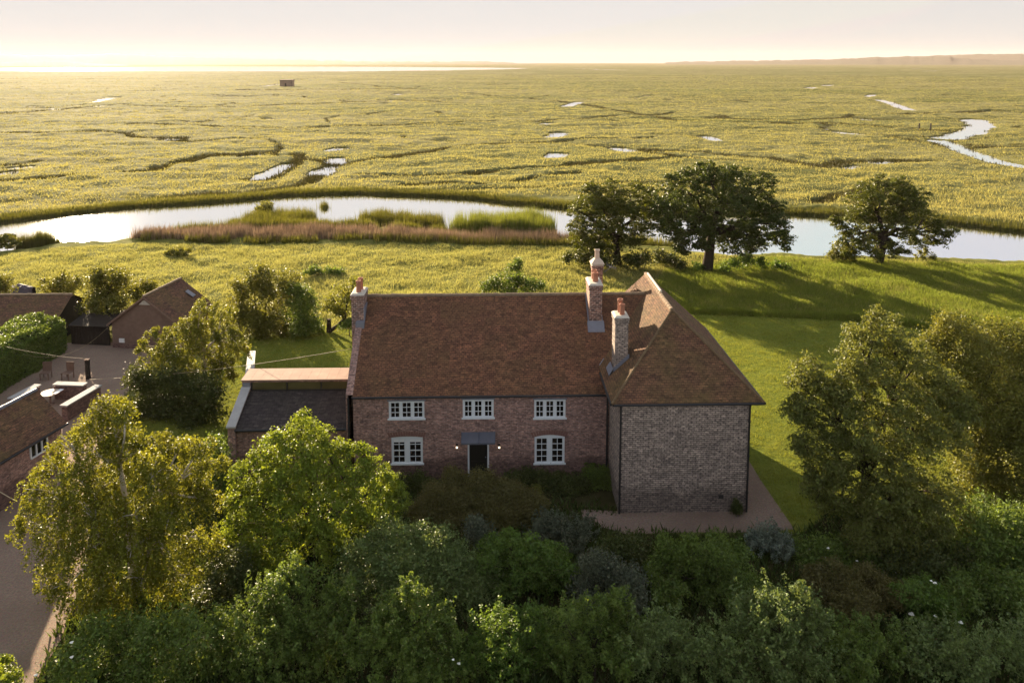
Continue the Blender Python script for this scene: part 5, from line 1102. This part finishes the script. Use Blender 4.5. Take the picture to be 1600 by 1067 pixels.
m = MB(); m.poly([(X0, Y0, -.1), (X1 - .1, Y0, -.1), (X1 - .1, Y0, ze), (X0, Y0, ze)]); m.poly([(X1 - .1, Y0, -.1), (X1 - .1, Y0 + 2 * hd, -.1), (X1 - .1, Y0 + 2 * hd, ze), (X1 - .1, Y0 + hd, zt - .1), (X1 - .1, Y0, ze)]); m.poly([(X0, Y0 + 2 * hd, -.1), (X0, Y0 + 2 * hd, ze), (X1 - .1, Y0 + 2 * hd, ze), (X1 - .1, Y0 + 2 * hd, -.1)]); m.build('wall', M['darkwood'], lbn)
sh = thing('open_shed', at(140, 538), 'low black boarded shed between the long barn and the gabled barn', 'shed')
a = at(112, 537.5); b = at(172, 540); m = MB()
for k in range(14):
    p = a.lerp(b, k / 14); q = a.lerp(b, (k + .92) / 14); m.hexa([p, q, q + Vector((0, .05, 0)), p + Vector((0, .05, 0)), p + Vector((0, 0, 1.4)), q + Vector((0, 0, 1.4)), q + Vector((0, .05, 1.4)), p + Vector((0, .05, 1.4))])
m.poly([a + Vector((0, .06, 0)), b + Vector((0, .06, 0)), b + Vector((0, .06, 1.39)), a + Vector((0, .06, 1.39))])
m.build('boarded_wall', M['darkwood'], sh)
m = MB(); slab(m, [a + Vector((-.1, -.15, 1.42)), b + Vector((.0, -.15, 1.42)), b + Vector((.0, 3.0, 1.7)), a + Vector((-.1, 3.0, 1.7))], .08); m.build('roof', M['darkwood'], sh)

# ------------------------------------------------------------------ brick outbuilding at the left edge
ob = thing('brick_outbuilding', at(30, 740), 'red brick outbuilding with mossy tiled roof at the left edge', 'outbuilding')
E1 = at(101, 662, 2.35); E0 = at(0, 722, 2.35); d = (E0 - E1); d.z = 0; d.normalize(); nn = Vector((-d.y, d.x, 0))
if nn.y < 0: nn = -nn                                   # away from the camera, up the roof
nn = Vector((d.y, -d.x, 0)) if Vector((d.y, -d.x, 0)).x < 0 else Vector((-d.y, d.x, 0))
RG = None
for hd_ in np.linspace(1.0, 4.5, 200):                  # half width so that the far gable's top lands in place
    q = E1 + nn * hd_; q.z = 2.35 + hd_ * 0.92; 
    if RG is None or abs(proj(q)[1] - 611) < RG[0]: RG = (abs(proj(q)[1] - 611), hd_)
hd_ = RG[1]; rz_ = 2.35 + hd_ * 0.92; Lb = 10.0
Ef, En = E1 - d * .15, E1 + d * Lb; Rf, Rn = Ef + nn * hd_, En + nn * hd_; Rf.z = Rn.z = rz_
Bf, Bn = Ef + nn * 2 * hd_, En + nn * 2 * hd_
m = MB(); sag(m, En, Ef, Rf, Rn, 18, 8, .06, 21); sag(m, Bf, Bn, Rn, Rf, 10, 6, .05, 22); rb = m.build('roof', M['barntiles'], ob)
ridge_tiles(Rf, Rn, .09, 'ridge_roll', rb, 'lead', .9)
wi = .2
W1, W0 = E1 + nn * wi, En + nn * wi; B1, B0 = E1 + nn * (2 * hd_ - wi), En + nn * (2 * hd_ - wi)
fl = lambda v_, z: Vector((v_.x, v_.y, z))
m = MB()
m.poly([fl(W0, -.1), fl(W1, -.1), fl(W1, 2.5), fl(W0, 2.5)]); m.poly([fl(W1, -.1), fl(B1, -.1), fl(B1, 2.5), fl((W1 + B1) / 2, rz_ - .08), fl(W1, 2.5)]); m.poly([fl(B1, -.1), fl(B0, -.1), fl(B0, 2.5), fl(B1, 2.5)])
m.build('wall', M['brick'], ob)
best = None
for s_ in np.linspace(0, 8, 400):
    q = W1.lerp(W0, s_ / Lb); q.z = 1.85; e_ = abs(proj(q)[0] - 60)
    if best is None or e_ < best[0]: best = (e_, s_)
q = W1 + d * best[1]; oz = -nn * .03; m = MB(); a = fl(q - d * .48, 1.5) + oz; b = fl(q + d * .48, 1.5) + oz
m.bar(a, b, .08, .07); m.bar(a + Vector((0, 0, .63)), b + Vector((0, 0, .63)), .08, .07)
for k in range(4):
    c_ = a.lerp(b, k / 3); m.bar(c_ - d * .03 + Vector((0, 0, .07)), c_ + d * .03 + Vector((0, 0, .07)), .08, .56)
wo3 = m.build('window', M['white'], ob); m = MB(); m.poly([a + Vector((0, 0, .06)) + nn * .015, b + Vector((0, 0, .06)) + nn * .015, b + Vector((0, 0, .64)) + nn * .015, a + Vector((0, 0, .64)) + nn * .015]); m.build('pane', M['glass'], wo3)
m = MB(); m.tube([En - nn * .05 - Vector((0, 0, .06)), Ef - nn * .05 - Vector((0, 0, .06))], .055, 8); m.build('gutter', M['black'], ob)

# low walled terrace behind it
def low_wall(label, p, q, h, th=.34):
    a = at(p[0], p[1], h); b = at(q[0], q[1], h); t = thing('terrace_wall', (a + b) / 2 * 1.0 - Vector((0, 0, h)), label, 'low wall', 'low walls around the small terrace')
    m = MB(); m.bar(fl(a, -.05), fl(b, -.05), th, h + .04 - .1); m.build('brickwork', M['brick'], t)
    m = MB(); m.bar(fl(a, h - .055) - (b - a).normalized() * .06, fl(b, h - .055) + (b - a).normalized() * .06, th + .12, .07); m.build('stone_coping', M['stone'], t)
low_wall('low stone capped terrace wall left of the round table', (18, 622), (58, 601), .95)
low_wall('low stone capped terrace wall behind the round table', (87, 598.5), (132, 600), .95)
low_wall('low stone capped terrace wall right of the round table, partly behind the birch', (100, 633), (153, 602), .95)
tb = thing('round_table', at(78, 622), 'round pale wooden garden table on the walled terrace', 'table')
c = at(78, 613, .74); m = MB(); m.lathe((c.x, c.y, 0), [(.02, .70), (.52, .70), (.53, .72), (.52, .74), (.02, .74)], 24); m.build('tabletop', M['tabletop'], tb)
m = MB(); m.lathe((c.x, c.y, 0), [(.22, 0), (.2, .04), (.05, .08), (.045, .66), (.14, .695)], 12); m.build('pedestal', M['wood'], tb)
a = at(84, 616, .76); b = at(97, 608, .80); m = MB(); m.bar(a, b, .26, .015); m.bar(a, a + Vector((0.0, 0, -.0)) + (b - a) * .12, .26, .03); o = m.build('folded_cloth', M['cloth']); tag(o, 'white folded cloth lying across the right edge of the round table', 'cloth')
def chair(p, rot, label):
    o_ = at(*p); t = thing('garden_chair', o_, label, 'chair', 'wooden chairs on the small terrace'); cs, sn = math.cos(rot), math.sin(rot)
    R_ = lambda x_, y_, z_: (o_.x + x_ * cs - y_ * sn, o_.y + x_ * sn + y_ * cs, z_)
    def bx(m, x0, x1, y0, y1, z0, z1): m.hexa([R_(x0, y0, z0), R_(x1, y0, z0), R_(x1, y1, z0), R_(x0, y1, z0), R_(x0, y0, z1), R_(x1, y0, z1), R_(x1, y1, z1), R_(x0, y1, z1)])
    m = MB(); [bx(m, -.27 + .11 * k, -.18 + .11 * k, -.25, .25, .42, .45) for k in range(5)]; m.build('seat', M['wood'], t)
    m = MB(); [bx(m, -.27 + .11 * k, -.18 + .11 * k, .25, .28, .45, 1.0) for k in range(5)]; bx(m, -.28, .28, .281, .31, .9, 1.02); m.build('backrest', M['wood'], t)
    for sx in (-.26, .22):
        for sy in (-.25, .2):
            m = MB(); bx(m, sx, sx + .05, sy, sy + .05, 0, .42); m.build('leg', M['wood'], t)
chair((72, 592), .1, 'slatted wooden chair at the gap between the left and back terrace walls')
chair((106, 592), -.2, 'greyish wooden chair just behind the back terrace wall')
pt = thing('cable_pole', at(138, 592), 'dark wooden post at the corner of the terrace where the cables meet', 'post')
q = at(138, 592); m = MB(); m.box(q.x - .11, q.x + .11, q.y - .11, q.y + .11, 0, 1.25); m.build('shaft', M['darkwood'], pt); m = MB(); m.box(q.x - .14, q.x + .14, q.y - .14, q.y + .14, 1.252, 1.3); m.build('post_cap', M['wood'], pt)

# overhead cables
def cable(label, a, b, sagm, r=.011):
    m = MB(); m.tube([a.lerp(b, k / 20) - Vector((0, 0, sagm * 4 * (k / 20) * (1 - k / 20))) for k in range(21)], r, 5)
    tag(m.build('overhead_cable', M['cable'], None, True), label, 'cable')
gtop = onY(548, 545, 36.3); ptop = Vector((q.x, q.y, 1.32))
cable('sunlit cable sagging from the house gable over the left lawn', gtop, at(140, 593, 1.05), .25)
cable('thin cable from the terrace post across the yard to the hedge', ptop, at(10, 542, 2.6), .1, .008)
cable('thin cable strung between the hedge and the gabled barn', at(36, 553, 2.0), at(168, 512, 2.6) , .9, .007)
cable('thick pale cable crossing in front of the outbuilding at the left edge', onY(-40, 742, 31), onY(28, 784, 29.5), .05, .02)

# ------------------------------------------------------------------ small things in the meadow and on the marsh
th_ = thing('covered_heap', at(34, 478), 'dark tarpaulin draped over a heap behind the ridge of the long barn', 'tarpaulin')
Yt = at(34, 470).y; m = MB(); i0 = len(m.v)
prof = [(14, 446), (18, 445), (24, 446), (28, 444), (36, 444.5), (42, 447), (48, 448.5), (53, 449)]
for j, (px, py) in enumerate(prof):
    tp = onY(px, py, Yt); 
    for k in range(7):
        a_ = math.pi * k / 6; ww_ = .35 + .55 * math.sin(math.pi * min(1, j / 7 + .08)); m.v.append((tp.x + .05 * math.sin(k * 2.1 + j), Yt - ww_ * math.cos(a_), max(-.05, tp.z * math.sin(a_) ** .6 + .06 * math.sin(j * 1.7 + k))))
for j in range(len(prof) - 1):
    for k in range(6): A_ = i0 + j * 7 + k; m.f.append((A_, A_ + 7, A_ + 8, A_ + 1))
m.build('tarpaulin', M['tarp'], th_)
sp = thing('tree_stump', at(516, 520), 'short dark tree stump at the foot of the leaning fruit tree', 'stump'); q = at(514, 519); m = MB(); m.tube([q - Vector((0, 0, .1)), q + Vector((0, 0, .5)), q + Vector((.02, 0, 1.0))], [.2, .16, .14], 9); m.build('stump', M['bark'], sp)
hu = thing('marsh_hut', at(447, 136), 'small brown blockhouse standing alone far out on the marsh', 'hut')
q = at(447, 135.5, -.2); k = mpp(q); m = MB(); m.box(q.x - 9.5 * k, q.x + 9.5 * k, q.y, q.y + 7, -1, q.z + 9.3 * k); m.build('wall', M['hut'], hu); m = MB(); m.box(q.x - 10.2 * k, q.x + 10.2 * k, q.y - .3, q.y + 7.3, q.z + 9.32 * k, q.z + 10.4 * k); m.build('roof', M['hut'], hu)
m = MB(); m.box(q.x - 2 * k, q.x + 0.5 * k, q.y - .05, q.y - .01, q.z, q.z + 5 * k); m.build('doorway', M['darkwood'], hu)
for px in (1436, 1454):
    q = at(px, 202, -.3); m = MB(); m.box(q.x - .16, q.x + .16, q.y - .16, q.y + .16, -1, 1.35); m.prism([(q.x - .16, q.y - .16, 1.352), (q.x + .16, q.y - .16, 1.352), (q.x, q.y - .16, 1.5)], (0, .32, 0))
    o = m.build('gate_post', M['darkwood']); tag(o, 'dark gate post on the marsh nearer the winding creek' if px == 1454 else 'dark gate post on the marsh farther from the winding creek', 'post', 'pair of gate posts on the marsh')

# ------------------------------------------------------------------ the air
hz = MB(); hz.box(-7200, 7200, -150, 7500, -2.75, 100)
ho = bpy.data.meshes.new('haze'); ho.from_pydata(hz.v, [], hz.f); ho.update()
t = NT('haze'); pv_ = t.n('ShaderNodeVolumePrincipled'); pv_.inputs['Color'].default_value = (1.0, 0.83, 0.72, 1); pv_.inputs['Density'].default_value = 5e-5; pv_.inputs['Anisotropy'].default_value = 0.15
t.l(pv_.outputs[0], t.out.inputs['Volume'])
ho.materials.append(t.m); hob = bpy.data.objects.new('haze', ho); COL.objects.link(hob); hob['kind'] = 'stuff'
